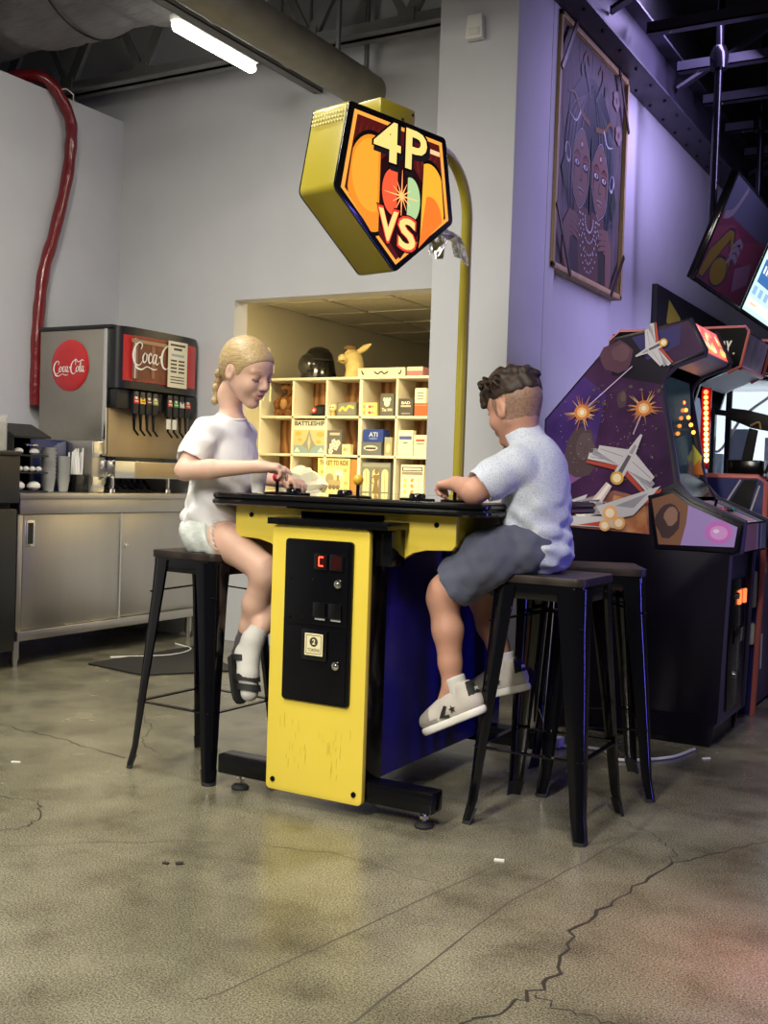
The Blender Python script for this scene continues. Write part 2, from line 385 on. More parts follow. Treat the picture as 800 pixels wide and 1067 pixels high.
struct(MB().box((-2.23, 12.4, 0), (5, 12.5, 4.4)).build('wall_front', mat('grey_far_wall', (.20, .20, .22), .7), smooth=0), 'grey end wall of the game hall')

# ------------------------------------------------------------------ overhead steel, ducts, lamp
tr = thing('roof_truss', 'grey open web steel truss above the back wall', 'truss', (-5.2, 5.2, 3.42))
MB().box((-8, 5.13, 3.42), (-2.62, 5.19, 3.428)).box((-8, 5.18, 3.42), (-2.62, 5.19, 3.50)).build('bottom_chord', M['steel_dark'], tr, smooth=0)
MB().box((-8, 5.21, 3.42), (-2.62, 5.27, 3.428)).box((-8, 5.21, 3.42), (-2.62, 5.22, 3.50)).build('bottom_chord', M['steel_dark'], tr, smooth=0)
MB().box((-8, 5.14, 4.02), (-2.62, 5.26, 4.09)).build('top_chord', M['steel_dark'], tr, smooth=0)
for k in range(8):
    x = -7.25 + k * .62
    MB().bar((x, 5.2, 3.47), (x + .31, 5.2, 4.03), .07, .03, (0, 1, 0)).build('web_bar', M['steel_dark'], tr, smooth=0)
    MB().bar((x + .31, 5.2, 4.03), (x + .62, 5.2, 3.47), .045, .02, (0, 1, 0)).build('web_bar', M['steel_dark'], tr, smooth=0)
    MB().box((x - .05, 5.175, 3.46), (x + .05, 5.225, 3.53)).build('gusset', M['steel_dark'], tr, smooth=0)
dm = MB()
prof = []
for k in range(161):
    x = -8 + k * .05; rr = .43 + .010 * math.sin(k * 1.9) + .008 * math.sin(k * .73 + 1)
    prof.append([(x, 4.50 + (rr + .012 * math.sin(a * 5 + k * .4)) * math.cos(a), 3.865 + (rr + .012 * math.sin(a * 5 + k * .4)) * math.sin(a)) for a in [2 * math.pi * q / 36 for q in range(36)]])
dm.loft(prof)
dw = thing('wrapped_duct', 'wide grey insulated air duct along the ceiling', 'duct', (-4, 4.5, 3.55))
dm.build('wrap', M['duct'], dw, smooth=60)
for x in (-6.0, -4.55, -2.9, -1.2):
    MB().tube([(x, 4.50 + .447 * math.cos(a), 3.865 + .447 * math.sin(a)) for a in [2 * math.pi * q / 40 for q in range(41)]], .006, 6).build('tie_wire', M['blackmat'], dw)
    MB().bar((x, 4.5, 4.42), (x, 4.5, 4.38), .02, .02, (0, 1, 0)).build('hanger', M['blackmat'], dw)
d2 = thing('round_duct', 'slim bare metal duct running to the back wall', 'duct', (-3.28, 4.4, 3.1))
sd = MB()
sd.tube([(-3.28, 2.9 + .05 * k, 3.22) for k in range(52)], [.105 + (.006 if k % 12 == 0 else 0) for k in range(52)], 28)
sd.build('pipe', mat('painted_duct_metal', (.27, .25, .17), .45, .3, noise=.15, nscale=5), d2, smooth=50)
for y in (5.1, 5.4): MB().bar((-3.28, y, 3.32), (-3.28, y, 4.4), .02, .02, (0, 1, 0)).build('hanger', M['steel_dark'], d2)
st = thing('strut_channel', 'dark metal strut channel beside the slim duct', 'strut', (-3.60, 4.4, 3.28))
MB().box((-3.66, 2.9, 3.27), (-3.60, 5.449, 3.275)).box((-3.66, 2.9, 3.27), (-3.655, 5.449, 3.31)).box((-3.605, 2.9, 3.27), (-3.60, 5.449, 3.31)).build('channel', M['steel_dark'], st, smooth=0)
for y in (5.06, 5.35): MB().bar((-3.63, y, 3.28), (-3.63, y, 4.4), .012, .012, (0, 1, 0)).build('threaded_rod', M['steel_dark'], st, smooth=0)
tl = thing('tube_lamp', 'lit white linear lamp hanging below the ceiling', 'ceiling light', (-3.8, 4.7, 3.3))
MB().box((-3.835, 4.37, 3.325), (-3.765, 5.04, 3.36)).build('housing', M['white'], tl, bevel=.004)
MB().tube([(-3.8, 4.36, 3.30), (-3.8, 4.39, 3.30), (-3.8, 5.02, 3.30), (-3.8, 5.05, 3.30)], [.012, .030, .030, .012], 14).build('diffuser', glow((1, .97, .86), 13), tl)
MB().bar((-3.8, 5.0, 3.36), (-3.8, 5.0, 4.4), .006, .006, (0, 1, 0)).build('suspension_wire', M['steel_dark'], tl, smooth=0)
MB().bar((-3.80, 4.45, 3.355), (-3.668, 4.45, 3.32), .02, .006).build('bracket', M['steel_dark'], tl, smooth=0)

# steel over the game hall
ib = thing('wall_beam', 'slate coloured steel I-beam along the top of the hall wall', 'beam', (-2.1, 8, 3.54))
MB().box((-2.228, 5.2, 3.54), (-2.03, 12.38, 3.555)).build('bottom_flange', M['beam'], ib, smooth=0)
MB().box((-2.14, 5.2, 3.555), (-2.12, 12.38, 3.86)).build('web', M['beam'], ib, smooth=0)
MB().box((-2.228, 5.2, 3.86), (-2.03, 12.38, 3.875)).build('top_flange', M['beam'], ib, smooth=0)
for k in range(22):
    MB().lathe([(.011, 0), (.011, -.010), (.006, -.014)], (-2.185 if k % 2 else -2.075, 5.6 + .31 * (k // 2) + .05 * (k % 2), 3.54), 6).build('bolt', M['blackmat'], ib, smooth=0)
for k in range(9):
    y = 5.87 + .69 * k
    p = MB().box((-2.03, y, 3.75), (5, y + .07, 3.757)).box((-2.03, y, 3.75), (5, y + .010, 3.815)).box((-2.03, y + .06, 3.757), (5, y + .07, 3.775)).build('purlin', M['beam'], smooth=0)
    tag(p, '%s grey steel roof purlin counted from the column' % ('first', 'second', 'third', 'fourth', 'fifth', 'sixth', 'seventh', 'eighth', 'ninth')[k], 'purlin', 'roof purlins over the game hall')
    MB().ball((-1.9, y + .035, 3.748), .008, 8).build('bolt', M['chrome'], p)
for k, y in enumerate((6.1, 7.5, 9.8)):
    b_ = MB().bar((-2.1, y, 3.72), (-1.2, y + .3, 4.35), .09, .02, (0, 0, 1)).build('knee_brace', M['beam'], smooth=0)
    tag(b_, ('nearest slanted brace under the roof above the hall wall', 'middle slanted brace under the roof above the hall wall', 'farthest slanted brace under the roof above the hall wall')[k], 'brace', 'roof braces')
hs = thing('hanging_hose', 'shiny red wrapped hose snaking down the left wall', 'hose', (-5.08, 4.8, 1.9))
hp = spline([(-5.42, 4.62, 3.30), (-5.28, 4.68, 3.36), (-5.15, 4.76, 3.36), (-5.105, 4.845, 3.28), (-5.09, 4.93, 3.15), (-5.108, 4.955, 3.0), (-5.108, 4.925, 2.776), (-5.108, 4.835, 2.437), (-5.108, 4.765, 2.223), (-5.108, 4.734, 1.99), (-5.108, 4.72, 1.75), (-5.108, 4.72, 1.4)], 6)
MB().tube(hp, [.036 + .002 * math.sin(i * 1.3) for i in range(len(hp))], 14).build('tubing', M['hose'], hs)
MB().tube([(-5.14, 4.80, 3.29), (-5.06, 4.86, 3.315), (-5.04, 4.90, 3.29), (-5.10, 4.96, 3.24)], .004, 6).build('tie_cord', M['offwhite'], hs)
sn = thing('motion_sensor', 'small white motion sensor high on the column', 'sensor', (-2.40, 5.0, 3.27))
MB().prism([(-2.448, 3.21), (-2.352, 3.21), (-2.360, 3.33), (-2.440, 3.33)], 'y', 4.955, 4.999).build('case', M['white'], sn, bevel=.008)
MB().box((-2.43, 4.949, 3.225), (-2.37, 4.956, 3.262)).build('lens', M['offwhite'], sn, bevel=.003)

# ================================================================== drinks corner
ct = thing('steel_counter', 'stainless steel counter cabinet with two sliding doors', 'counter', (-4.75, 4.7, 0))
MB().box((-5.13, 3.965, .868), (-4.385, 5.43, .90)).build('worktop', M['steel'], ct, bevel=.006)
MB().box((-5.12, 3.98, .16), (-4.45, 5.42, .868)).box((-4.45, 3.98, .79), (-4.40, 5.42, .868)).box((-4.45, 3.98, .135), (-4.40, 5.42, .185)).box((-4.45, 3.98, .185), (-4.415, 4.015, .79)).build('body', M['steel'], ct, bevel=.003)
for i, (a, b, x) in enumerate(((4.015, 4.735, -4.412), (4.70, 5.42, -4.428))):
    d = MB().box((x - .012, a, .188), (x, b, .787)).build('sliding_door', M['steel'], ct, bevel=.003)
    MB().box((x, (b if i == 0 else a) - (.012 if i == 0 else 0), .188), (x + .004, (b if i == 0 else a) + (0 if i == 0 else .012), .787)).build('edge_trim', M['chrome'], d)
    if i == 0:
        MB().box((x, 4.03, .62), (x + .004, 4.09, .76)).build('handle_frame', M['chrome'], d, bevel=.002)
        MB().box((x + .0042, 4.042, .635), (x + .005, 4.078, .745)).build('handle_recess', M['blackmat'], d)
    else:
        MB().lathe([(.014, 0), (.014, .006), (.007, .007), (.007, .016)], (x, 4.79, .60), 14, axis=(1, 0, 0)).build('lock', M['chrome'], d)
for x in (-5.08, -4.44):
    for y in (4.0, 5.38):
        MB().tube([(x, y, 0), (x, y, .035), (x, y, .036), (x, y, .14)], [.014, .016, .021, .021], 14).build('leg', M['steel'], ct)
bk = thing('black_cabinet', 'tall plain black cabinet at the left end of the counter', 'cabinet', (-4.75, 3.5, 0))
MB().box((-5.12, 2.9, .10), (-4.36, 3.925, .82)).build('body', M['darkplastic'], bk, bevel=.004)
MB().box((-5.10, 2.92, .82), (-4.39, 3.905, .85)).build('shadow_gap', M['blackmat'], bk)
MB().box((-5.12, 2.9, .85), (-4.35, 3.930, 1.09)).box((-5.13, 2.89, 1.09), (-4.34, 3.935, 1.112)).build('top_drawer', M['darkplastic'], bk, bevel=.004)
MB().box((-5.08, 2.95, 0), (-4.42, 3.88, .10)).build('plinth', M['blackmat'], bk)
ab = thing('clear_bin', 'clear acrylic bin standing on the black cabinet', 'bin', (-4.55, 3.7, 1.112))
q = MB(); x0, x1, y0, y1, z0, z1 = -4.72, -4.40, 3.45, 3.885, 1.113, 1.29
q.box((x0, y0, z0), (x1, y1, z0 + .006)).box((x0, y0, z0), (x0 + .006, y1, z1)).box((x1 - .006, y0, z0), (x1, y1, z1)).box((x0, y0, z0), (x1, y0 + .006, z1)).box((x0, y1 - .006, z0), (x1, y1, z1))
q.build('shell', M['clear'], ab)
for k in range(4): MB().box((-4.66, 3.50 + .09 * k, 1.119), (-4.46, 3.57 + .09 * k, 1.24 + .01 * (k % 2))).build('paper_packet', M['offwhite'], bevel=.006); tag(bpy.data.objects['paper_packet' + ('.%03d' % k if k else '')], '%s pale paper packet from the left inside the clear acrylic bin' % ('first', 'second', 'third', 'fourth')[k], 'packet', 'packets in the acrylic bin')
# condiment organiser
og = thing('condiment_organizer', 'black sloped three tier condiment organizer on the counter', 'organizer', (-4.7, 4.12, .9))
om = MB(); om.prism([(-4.92, .901), (-4.92, 1.26), (-4.62, 1.262), (-4.47, 1.195), (-4.47, 1.185), (-4.90, 1.185), (-4.90, .901)], 'y', 3.995, 4.245)
for z in (.901, 1.0, 1.09): om.box((-4.92, 4.0, z), (-4.48, 4.24, z + .008))
om.box((-4.92, 3.995, .901), (-4.48, 4.003, 1.19)).box((-4.92, 4.237, .901), (-4.62, 4.245, 1.19))
om.build('rack', M['blackmat'], og)
for row, (z, n, w, h) in enumerate(((.909, 2, .085, .05), (1.008, 5, .03, .03), (1.098, 2, .06, .035))):
    for k in range(n):
        y = 4.015 + (k + .5) * .215 / n; c = MB(); c.ball((-4.52, y, z + h / 2), h / 2, 10, 0, (1.3, w / h, 1))
        tag(c.build('condiment_packet', M['cup']), '%s white condiment packet from the left on the %s tier of the black organizer' % (('first', 'second', 'third', 'fourth', 'fifth')[k], ('lowest', 'middle', 'top')[row]), 'packet', 'condiment packets in the %s tier' % ('lowest', 'middle', 'top')[row])
MB().ball((-4.55, 4.18, 1.15), .03, 10, 0, (1, 1.6, .4)).build('dish', M['chrome'], og)
ORD = ('lowest', 'second', 'third', 'fourth', 'fifth', 'sixth', 'seventh', 'eighth', 'ninth', 'tenth')
def cup_stack(x, y, r, n, pitch, h, label, m, group):
    for k in range(n):
        z = .902 + k * pitch
        tag(MB().lathe([(r * .72, 0), (r, h - .006), (r * 1.07, h - .006), (r * 1.07, h), (r * .95, h), (r * .70, .006)], (x, y, z), 20).build('plastic_cup', m), (label + ', ' + ('topmost of it' if k == n - 1 else ORD[k] + (' of it' if k == 0 else ' from its bottom'))), 'cup', group)
grey_cup = mat('smoky_plastic_cup', (.40, .40, .38), .25, alpha=.8)
cup_stack(-4.57, 4.325, .040, 8, .022, .085, 'smoky plastic cup in the tall stack beside the organizer', grey_cup, 'tall stack of cups')
cup_stack(-4.57, 4.435, .034, 10, .014, .07, 'small smoky cup in the shorter stack next to the straws', grey_cup, 'short stack of cups')
sw = thing('straw_holder', 'black square straw holder on the steel counter', 'straw holder', (-4.57, 4.53, .9))
MB().box((-4.615, 4.493, .901), (-4.53, 4.577, 1.0)).build('holder', M['blackgloss'], sw, bevel=.004)
rnd = random.Random(3)
for k in range(14):
    a = (-4.60 + .055 * (k % 3) / 2, 4.508 + .054 * (k // 3) / 4, .98); b = (a[0] + rnd.uniform(-.012, .012), a[1] + rnd.uniform(-.016, .016), 1.125 + rnd.uniform(-.02, .025))
    tag(MB().cyl(a, b, .0045, 8).build('drinking_straw', M['cup']), 'white drinking straw standing in the black holder', 'straw', 'straws in the black holder')
sb = thing('lid_dispenser', 'stainless steel lid dispenser box against the drink machine', 'dispenser', (-4.62, 4.63, .9))
MB().box((-4.80, 4.585, .901), (-4.505, 4.682, 1.19)).build('body', M['steel'], sb, bevel=.003)
for z0, z1 in ((1.10, 1.188), (.905, .99)): MB().box((-4.505, 4.588, z0), (-4.499, 4.679, z1)).build('panel', M['chrome'], sb, bevel=.002)
MB().box((-4.80, 4.30, .901), (-4.70, 4.58, 1.19)).build('back_box', mat('blue_glass_box', (.02, .03, .12), .2), sb, bevel=.003)

# drink dispenser
sm = thing('drink_dispenser', 'steel soda fountain with red round emblem and eight taps', 'drink machine', (-4.8, 5.05, .9))
sidem = mat('side_steel', (.40, .37, .32), .40, .85, noise=.12, nscale=2.5, bump=.04, bscale=200, rvar=.06)
MB().box((-5.045, 4.69, 1.10), (-4.52, 5.425, 1.835)).box((-5.045, 4.69, .985), (-4.56, 5.425, 1.10)).build('body', sidem, sm, bevel=.004)
MB().box((-4.535, 4.683, .985), (-4.505, 4.697, 1.835)).build('corner_trim', M['chrome'], sm, bevel=.003)
MB().box((-5.055, 4.68, 1.835), (-4.47, 5.43, 1.858)).build('top_cap', M['darkplastic'], sm, bevel=.008)
# bulging dark head with rounded far corner
hp = [(-4.60, 4.70), (-4.47, 4.70), (-4.425, 4.76), (-4.41, 4.9), (-4.41, 5.2), (-4.425, 5.33), (-4.47, 5.41), (-4.60, 5.425)]
hp = spline(hp, 4)
hd = MB().prism(hp, 'z', 1.50, 1.852).build('head', M['darkplastic'], sm, bevel=.012)
def head_x(y):
    for a, b in zip(hp, hp[1:]):
        if a[0] > -4.52 and a[1] <= y <= b[1]: return a[0] + (b[0] - a[0]) * (y - a[1]) / max(b[1] - a[1], 1e-6)
    return -4.45
def head_panel(y0, y1, z0, z1, off, m, name, lab=None, th=.004):
    n = 14; ys = [y0 + (y1 - y0) * k / n for k in range(n + 1)]
    rings = [[(head_x(y) + off, y, z0), (head_x(y) + off, y, z1), (head_x(y) + off - th, y, z1), (head_x(y) + off - th, y, z0)] for y in ys]
    o = MB().loft(rings).build(name, m, sm, smooth=60)
    if lab: o['label'] = lab
    return o
head_panel(4.735, 5.39, 1.545, 1.805, .003, mat('red_backlit_panel', (.42, .02, .02), .25, emit=(.5, .02, .02), es=.12), 'front_panel', 'red backlit panel')
head_panel(4.79, 5.10, 1.55, 1.80, .005, mat('cola_glass_picture', (.10, .02, .012), .25, col2=(.24, .07, .03), nscale=6), 'glass_picture', 'printed picture of a dark drink')
P = Print((-4.402, 4.77, 1.57), (0, 1, 0), (0, 0, 1), lift=.001)
P.rect(.01, -.01, .055, .22, flat((.25, .12, .10))); P.rect(.028, -.01, .036, .22, flat((.75, .70, .66)))
P.rect(.0, .195, .30, .215, flat((.40, .24, .14))); P.rect(.17, 0, .20, .19, flat((.30, .14, .08)))
cola_script(P, .0, .050, .44, flat((.85, .84, .80)))
P.build('lettering', sm, 'white flowing script lettering')
P = Print((-4.400, 5.075, 1.535), (0, 1, 0), (0, 0, 1), lift=.006)
ink = flat((.05, .05, .05)); pap = flat((.72, .68, .55)); P.rect(0, 0, .175, .275, pap)
P.rect(.02, .247, .155, .259, ink); P.rect(.05, .222, .125, .236, ink); P.rect(.03, .185, .145, .200, flat((.30, .40, .52)))
for k in range(4): P.rect(.025, .155 - k * .022, .080, .165 - k * .022, ink); P.rect(.095, .155 - k * .022, .150, .165 - k * .022, ink)
for k in range(3): P.rect(.025, .060 - k * .017, .150, .066 - k * .017, ink)
P.build('notice', sm, 'cream paper notice taped on the panel')
MB().box((-4.60, 4.71, 1.385), (-4.452, 5.42, 1.50)).build('valve_housing', M['darkplastic'], sm, bevel=.008)
vc = [(.62, .05, .05), (.85, .55, .04), (.12, .03, .03), (.35, .40, .10), (.45, .10, .08), (.05, .35, .08), (.70, .66, .58), (.70, .10, .06)]
for k in range(8):
    y = 4.845 + k * .055 + (.075 if k >= 4 else 0)
    v = MB().box((-4.452, y - .022, 1.36), (-4.425, y + .022, 1.49)).build('valve', M['darkplastic'], sm, bevel=.004)
    MB().prism([(-4.424, 1.42), (-4.420, 1.42), (-4.430, 1.487), (-4.434, 1.487)], 'y', y - .020, y + .020).build('flavor_label', flat(vc[k], .3), v)
    Pq = Print((-4.4215, y - .02, 1.42), (0, 1, 0), (-.14, 0, 1), lift=.002); Pq.ell((.02, .038), .012, .014, flat((.8, .78, .72) if k not in (1, 6) else (.1, .1, .1))); Pq.rect(.006, .010, .034, .016, flat((.8, .78, .72) if k != 1 else (.1, .1, .1))); Pq.build('flavor_mark', v)
    MB().tube([(-4.44, y, 1.38), (-4.44, y, 1.34), (-4.437, y, 1.27), (-4.415, y + .015, 1.235)], [.012, .010, .007, .006], 8).build('lever', M['blackgloss'], v)
for k in (4, 5):
    y = 4.845 + k * .055 + .075; MB().box((-4.436, y - .018, 1.285), (-4.430, y + .016, 1.345)).build('price_tag', M['cup'], sm)
spl = mat('backsplash_steel', (.46, .34, .18), .42, .35, rvar=.05, noise=.1, nscale=3)
MB().box((-4.545, 4.715, 1.10), (-4.508, 5.42, 1.40)).build('backsplash', spl, sm, bevel=.006)
MB().box((-4.56, 4.70, 1.085), (-4.44, 5.425, 1.108)).build('drip_grille', M['blackgloss'], sm, bevel=.003)
MB().box((-4.56, 4.695, .985), (-4.435, 5.425, 1.085)).build('drip_tray', M['chrome'], sm, bevel=.004)
MB().box((-4.436, 4.86, .990), (-4.431, 5.42, 1.080)).build('tray_panel', spl, sm, bevel=.002)
for x in (-5.02, -4.50):
    for y in (4.74, 5.22): MB().lathe([(.020, .901), (.022, .92), (.014, .925), (.014, .986)], (x, y, 0), 14).build('foot', M['chrome'], sm)
for k in range(5): MB().tube(spline([(-4.62, 4.76 + .07 * k, .96), (-4.55, 4.80 + .07 * k, .912), (-4.58, 4.92 + .06 * k, .912), (-4.66, 4.98 + .05 * k, .97)], 6), .010, 8).build('supply_line', M['rubber'], sm)
P = Print((-4.797, 4.69, 1.63), (1, 0, 0), (0, 0, 1), lift=.004)
dsc = MB(); dsc.lathe([(.146, 0), (.150, .003), (.146, .006), (.10, .012), (.02, .014)], (-4.797, 4.69, 1.63), 48, axis=(0, -1, 0)); em = dsc.build('emblem_disc', M['red'], sm)
P.k = .016; cola_script(P, -.125, -.06, .25, flat((.86, .85, .83))); lt = P.build('lettering', em)
mt = MB(); mt.prism([(-4.20, 4.28), (-3.76, 4.22), (-3.48, 4.63), (-4.16, 5.10)], 'z', .0005, .010)
tag(mt.build('floor_mat', M['rubber'], bevel=.003), 'black rubber mat on the floor before the counter', 'mat')
MB().tube(spline([(-4.25, 4.5, .006), (-4.05, 4.75, .008), (-4.1, 5.0, .006), (-4.3, 5.1, .006)], 6), .006, 8).build('floor_cable', M['offwhite'])
tag(bpy.data.objects['floor_cable'], 'thin pale cable lying on the floor under the counter', 'cable')
# ================================================================== game shelf in the back room
sh = thing('cube_shelf', 'cream cube shelf with plywood backs full of board games', 'shelf', (-4.7, 7.65, 0))
SX = [-5.485, -5.155, -4.829, -4.509, -4.183, -3.862, -3.54, -3.22]; SZ = [1.825, 1.515, 1.205, .895, .585, .275]; SY0, SY1 = 7.5, 7.80
for z in SZ: MB().box((SX[0], SY0, z - .02), (SX[-1] + .02, SY1, z)).build('shelf_board', M['shelf'], sh, bevel=.002)
for i, x in enumerate(SX):
    w = .014 if i == 3 else .009
    MB().box((x - w, SY0, 0), (x + w, SY1, 1.80)).build('divider', M['shelf'], sh, bevel=.002)
for i in range(7):
    for j in range(5):
        if j < 3: MB().box((SX[i] + .009, SY1 - .008, SZ[j + 1]), (SX[i + 1] - .009, SY1, SZ[j] - .02)).build('back_panel', M['plywood'], sh)
MB().box((SX[0], SY1 - .006, 0), (SX[-1], SY1, SZ[3] - .02)).build('lower_back', M['plywood'], sh)
MB().box((SX[0], SY0 + .02, 0), (SX[-1], SY1, .25)).build('plinth', M['shelf'], sh)
def game(name, x0, x1, z0, h, c, label, cat='box', d=.05, y=None, art=None, cside=None):
    y = SY0 + .012 if y is None else y
    b = MB().box((x0, y, z0 + .001), (x1, y + d, z0 + h)).build(name, flat(c), bevel=.002, smooth=0); tag(b, label, cat, 'games and boxes on the cube shelf')
    if art:
        P = Print((x0, y, z0), (1, 0, 0), (0, 0, 1), lift=.0012); P.rect(0, 0, x1 - x0, h - .001, flat(c)); art(P, x1 - x0, h); P.build('cover_print', b)
    return b
K = flat((.05, .045, .04)); CR = flat((.80, .72, .45)); WH = flat((.84, .80, .66)); GR = flat((.16, .16, .15)); OR = flat((.75, .33, .08)); YL = flat((.80, .62, .12)); BL = flat((.03, .06, .30)); RD = flat((.55, .07, .05)); GN = flat((.30, .36, .34))
z0, z1, z2 = SZ[1], SZ[2], SZ[3]
def a_battle(P, w, h):
    P.rect(0, 0, w, h, WH); P.rect(0, h * .82, w, h, flat((.62, .60, .50))); P.text('BATTLESHIP', .03 * w, h * .84, .97 * w, h * .97, K, .03)
    P.rect(0, h * .02, w, h * .72, flat((.70, .52, .28))); P.rect(0, h * .02, w, h * .26, flat((.28, .40, .46)))
    for a, b, r in ((.15, .6, .10), (.85, .58, .12), (.2, .42, .07), (.8, .36, .08)): P.ell((a * w, b * h), r * w, r * h * .7, flat((.82, .42, .12)))
    P.poly([(.5 * w, .74 * h), (.60 * w, .42 * h), (.72 * w, .26 * h), (.56 * w, .14 * h), (.5 * w, .04 * h), (.44 * w, .14 * h), (.28 * w, .26 * h), (.40 * w, .42 * h)], flat((.30, .31, .28)))
    P.poly([(.5 * w, .60 * h), (.55 * w, .34 * h), (.5 * w, .10 * h), (.45 * w, .34 * h)], flat((.56, .54, .42)))
    for a in (.12, .88): P.poly([((a - .10) * w, .06 * h), ((a + .10) * w, .06 * h), (a * w, .20 * h)], flat((.75, .74, .66)))
game('board_game', -5.145, -4.84, z1, .275, (.62, .58, .44), 'battleship board game box with warship cover in the middle row', 'board game', art=a_battle)
def a_ticket(P, w, h):
    P.rect(0, 0, w, h, flat((.80, .66, .28))); P.text('TICKET TO RIDE', .06 * w, h * .80, .94 * w, h * .94, flat((.09, .05, .02)), .03)
    P.ell((.5 * w, .40 * h), .36 * w, .33 * h, flat((.86, .76, .42))); P.ell((.38 * w, .42 * h), .13 * w, .15 * h, flat((.40, .33, .20))); P.rect(.34 * w, .16 * h, .72 * w, .38 * h, flat((.46, .38, .22)))
    for a in (.40, .52, .64): P.ell((a * w, .17 * h), .06 * w, .07 * h, flat((.22, .17, .10)))
    P.ell((.68 * w, .58 * h), .12 * w, .11 * h, flat((.88, .84, .70))); P.rect(.60 * w, .36 * h, .68 * w, .52 * h, flat((.34, .27, .15)))
    for a, b in ((.12, .3), (.16, .6), (.88, .3), (.86, .66)): P.ell((a * w, b * h), .06 * w, .05 * h, flat((.70, .45, .14)))
game('board_game', -4.90, -4.595, z2, .28, (.74, .60, .25), 'ticket to ride train board game box in the lower row', 'board game', d=.075, art=a_ticket)
b_ = game('board_game', -4.59, -4.53, z2, .275, (.50, .24, .07), 'slim orange brown game box standing beside the train game', 'board game', d=.2)
def a_mans(P, w, h):
    P.rect(0, 0, w, h, flat((.20, .21, .19))); P.rect(.04 * w, .86 * h, .96 * w, .96 * h, flat((.30, .31, .27)))
    for a in (.18, .5, .82):
        P.rect((a - .11) * w, .10 * h, (a + .11) * w, .66 * h, flat((.82, .72, .40))); P.ell((a * w, .66 * h), .11 * w, .14 * h, flat((.82, .72, .40)))
        P.rect((a - .006) * w, .10 * h, (a + .006) * w, .78 * h, K)
    P.poly([(.40 * w, .02 * h), (.64 * w, .02 * h), (.58 * w, .40 * h), (.64 * w, .62 * h), (.42 * w, .62 * h), (.46 * w, .40 * h)], flat((.25, .17, .08))); P.ell((.53 * w, .73 * h), .07 * w, .10 * h, flat((.25, .17, .08)))
    P.stroke([(.44 * w, .58 * h), (.32 * w, .44 * h), (.44 * w, .34 * h)], .035 * w, flat((.25, .17, .08)))
game('board_game', -4.49, -4.225, z2, .255, (.18, .19, .17), 'dark game box with three arched windows on its cover', 'board game', art=a_mans)
def a_last(P, w, h):
    P.rect(0, 0, w, h, WH); P.rect(.05 * w, .80 * h, .95 * w, .93 * h, K); P.rect(.10 * w, .83 * h, .9 * w, .90 * h, WH); P.rect(.05 * w, .68 * h, .95 * w, .78 * h, flat((.28, .26, .2)))
    for k in range(9): P.ell(((.2 + .3 * (k % 3)) * w, (.15 + .18 * (k // 3)) * h), .09 * w, .05 * h, (YL, OR, CR)[k % 3], rot=k * 33)
game('board_game', -4.13, -3.93, z2, .245, (.78, .72, .50), 'cream game box with doodles right of the arched window game', 'board game', art=a_last)
# top row
def a_stamp(P, w, h):
    P.rect(0, 0, w, h, flat((.74, .64, .26)))
    for k in range(10): P.ell(((.12 + .19 * (k % 5)) * w, (.25 + .45 * (k // 5)) * h), .08 * w, .16 * h, (OR, WH, RD, GN, YL)[k % 5], rot=k * 40)
game('card_box', -4.495, -4.365, z0, .105, (.74, .64, .26), 'colourful yellow card box in the top row', 'box', art=a_stamp)
game('card_box', -4.335, -4.215, z0, .175, (.13, .13, .12), 'dark grey card box with a white crown shape, top row', 'box', art=lambda P, w, h: (P.rect(0, 0, w, h, flat((.13, .13, .12))), P.ell((.5 * w, .58 * h), .22 * w, .16 * h, WH), [P.ell(((.5 + a) * w, .74 * h), .09 * w, .09 * h, WH) for a in (-.2, 0, .2)], P.text('The', .12 * w, .20 * h, .46 * w, .36 * h, WH, .02), P.rect(.54 * w, .22 * h, .9 * w, .34 * h, flat((.5, .48, .4)))))
game('card_box', -4.17, -4.045, z0, .135, (.09, .085, .08), 'black card box reading bad in the top row', 'box', art=lambda P, w, h: (P.text('BAD', .2 * w, .68 * h, .8 * w, .84 * h, WH, .03), P.rect(.15 * w, .52 * h, .85 * w, .62 * h, flat((.55, .52, .42))), P.rect(.2 * w, .12 * h, .8 * w, .18 * h, flat((.35, .33, .28)))))
game('card_box', -4.03, -3.92, z0, .10, (.42, .13, .05), 'red brown box under a white box at the top right', 'box', d=.06, art=lambda P, w, h: P.rect(0, .8 * h, w, .86 * h, flat((.6, .3, .15))))
game('card_box', -4.03, -3.935, z0 + .10, .115, (.82, .78, .62), 'white box standing on the red brown box', 'box', art=lambda P, w, h: [P.rect(.2 * w, (.25 + .2 * k) * h, .8 * w, (.30 + .2 * k) * h, K) for k in range(3)])
game('card_box', -4.735, -4.555, z0, .11, (.17, .17, .15), 'dark box with yellow scribble lettering in the top row', 'box', art=lambda P, w, h: (P.rect(.06 * w, .10 * h, .94 * w, .90 * h, flat((.24, .24, .21))), P.stroke([(.12 * w, .35 * h), (.3 * w, .62 * h), (.45 * w, .42 * h), (.62 * w, .70 * h), (.88 * w, .58 * h)], .18 * h, YL, 5)))
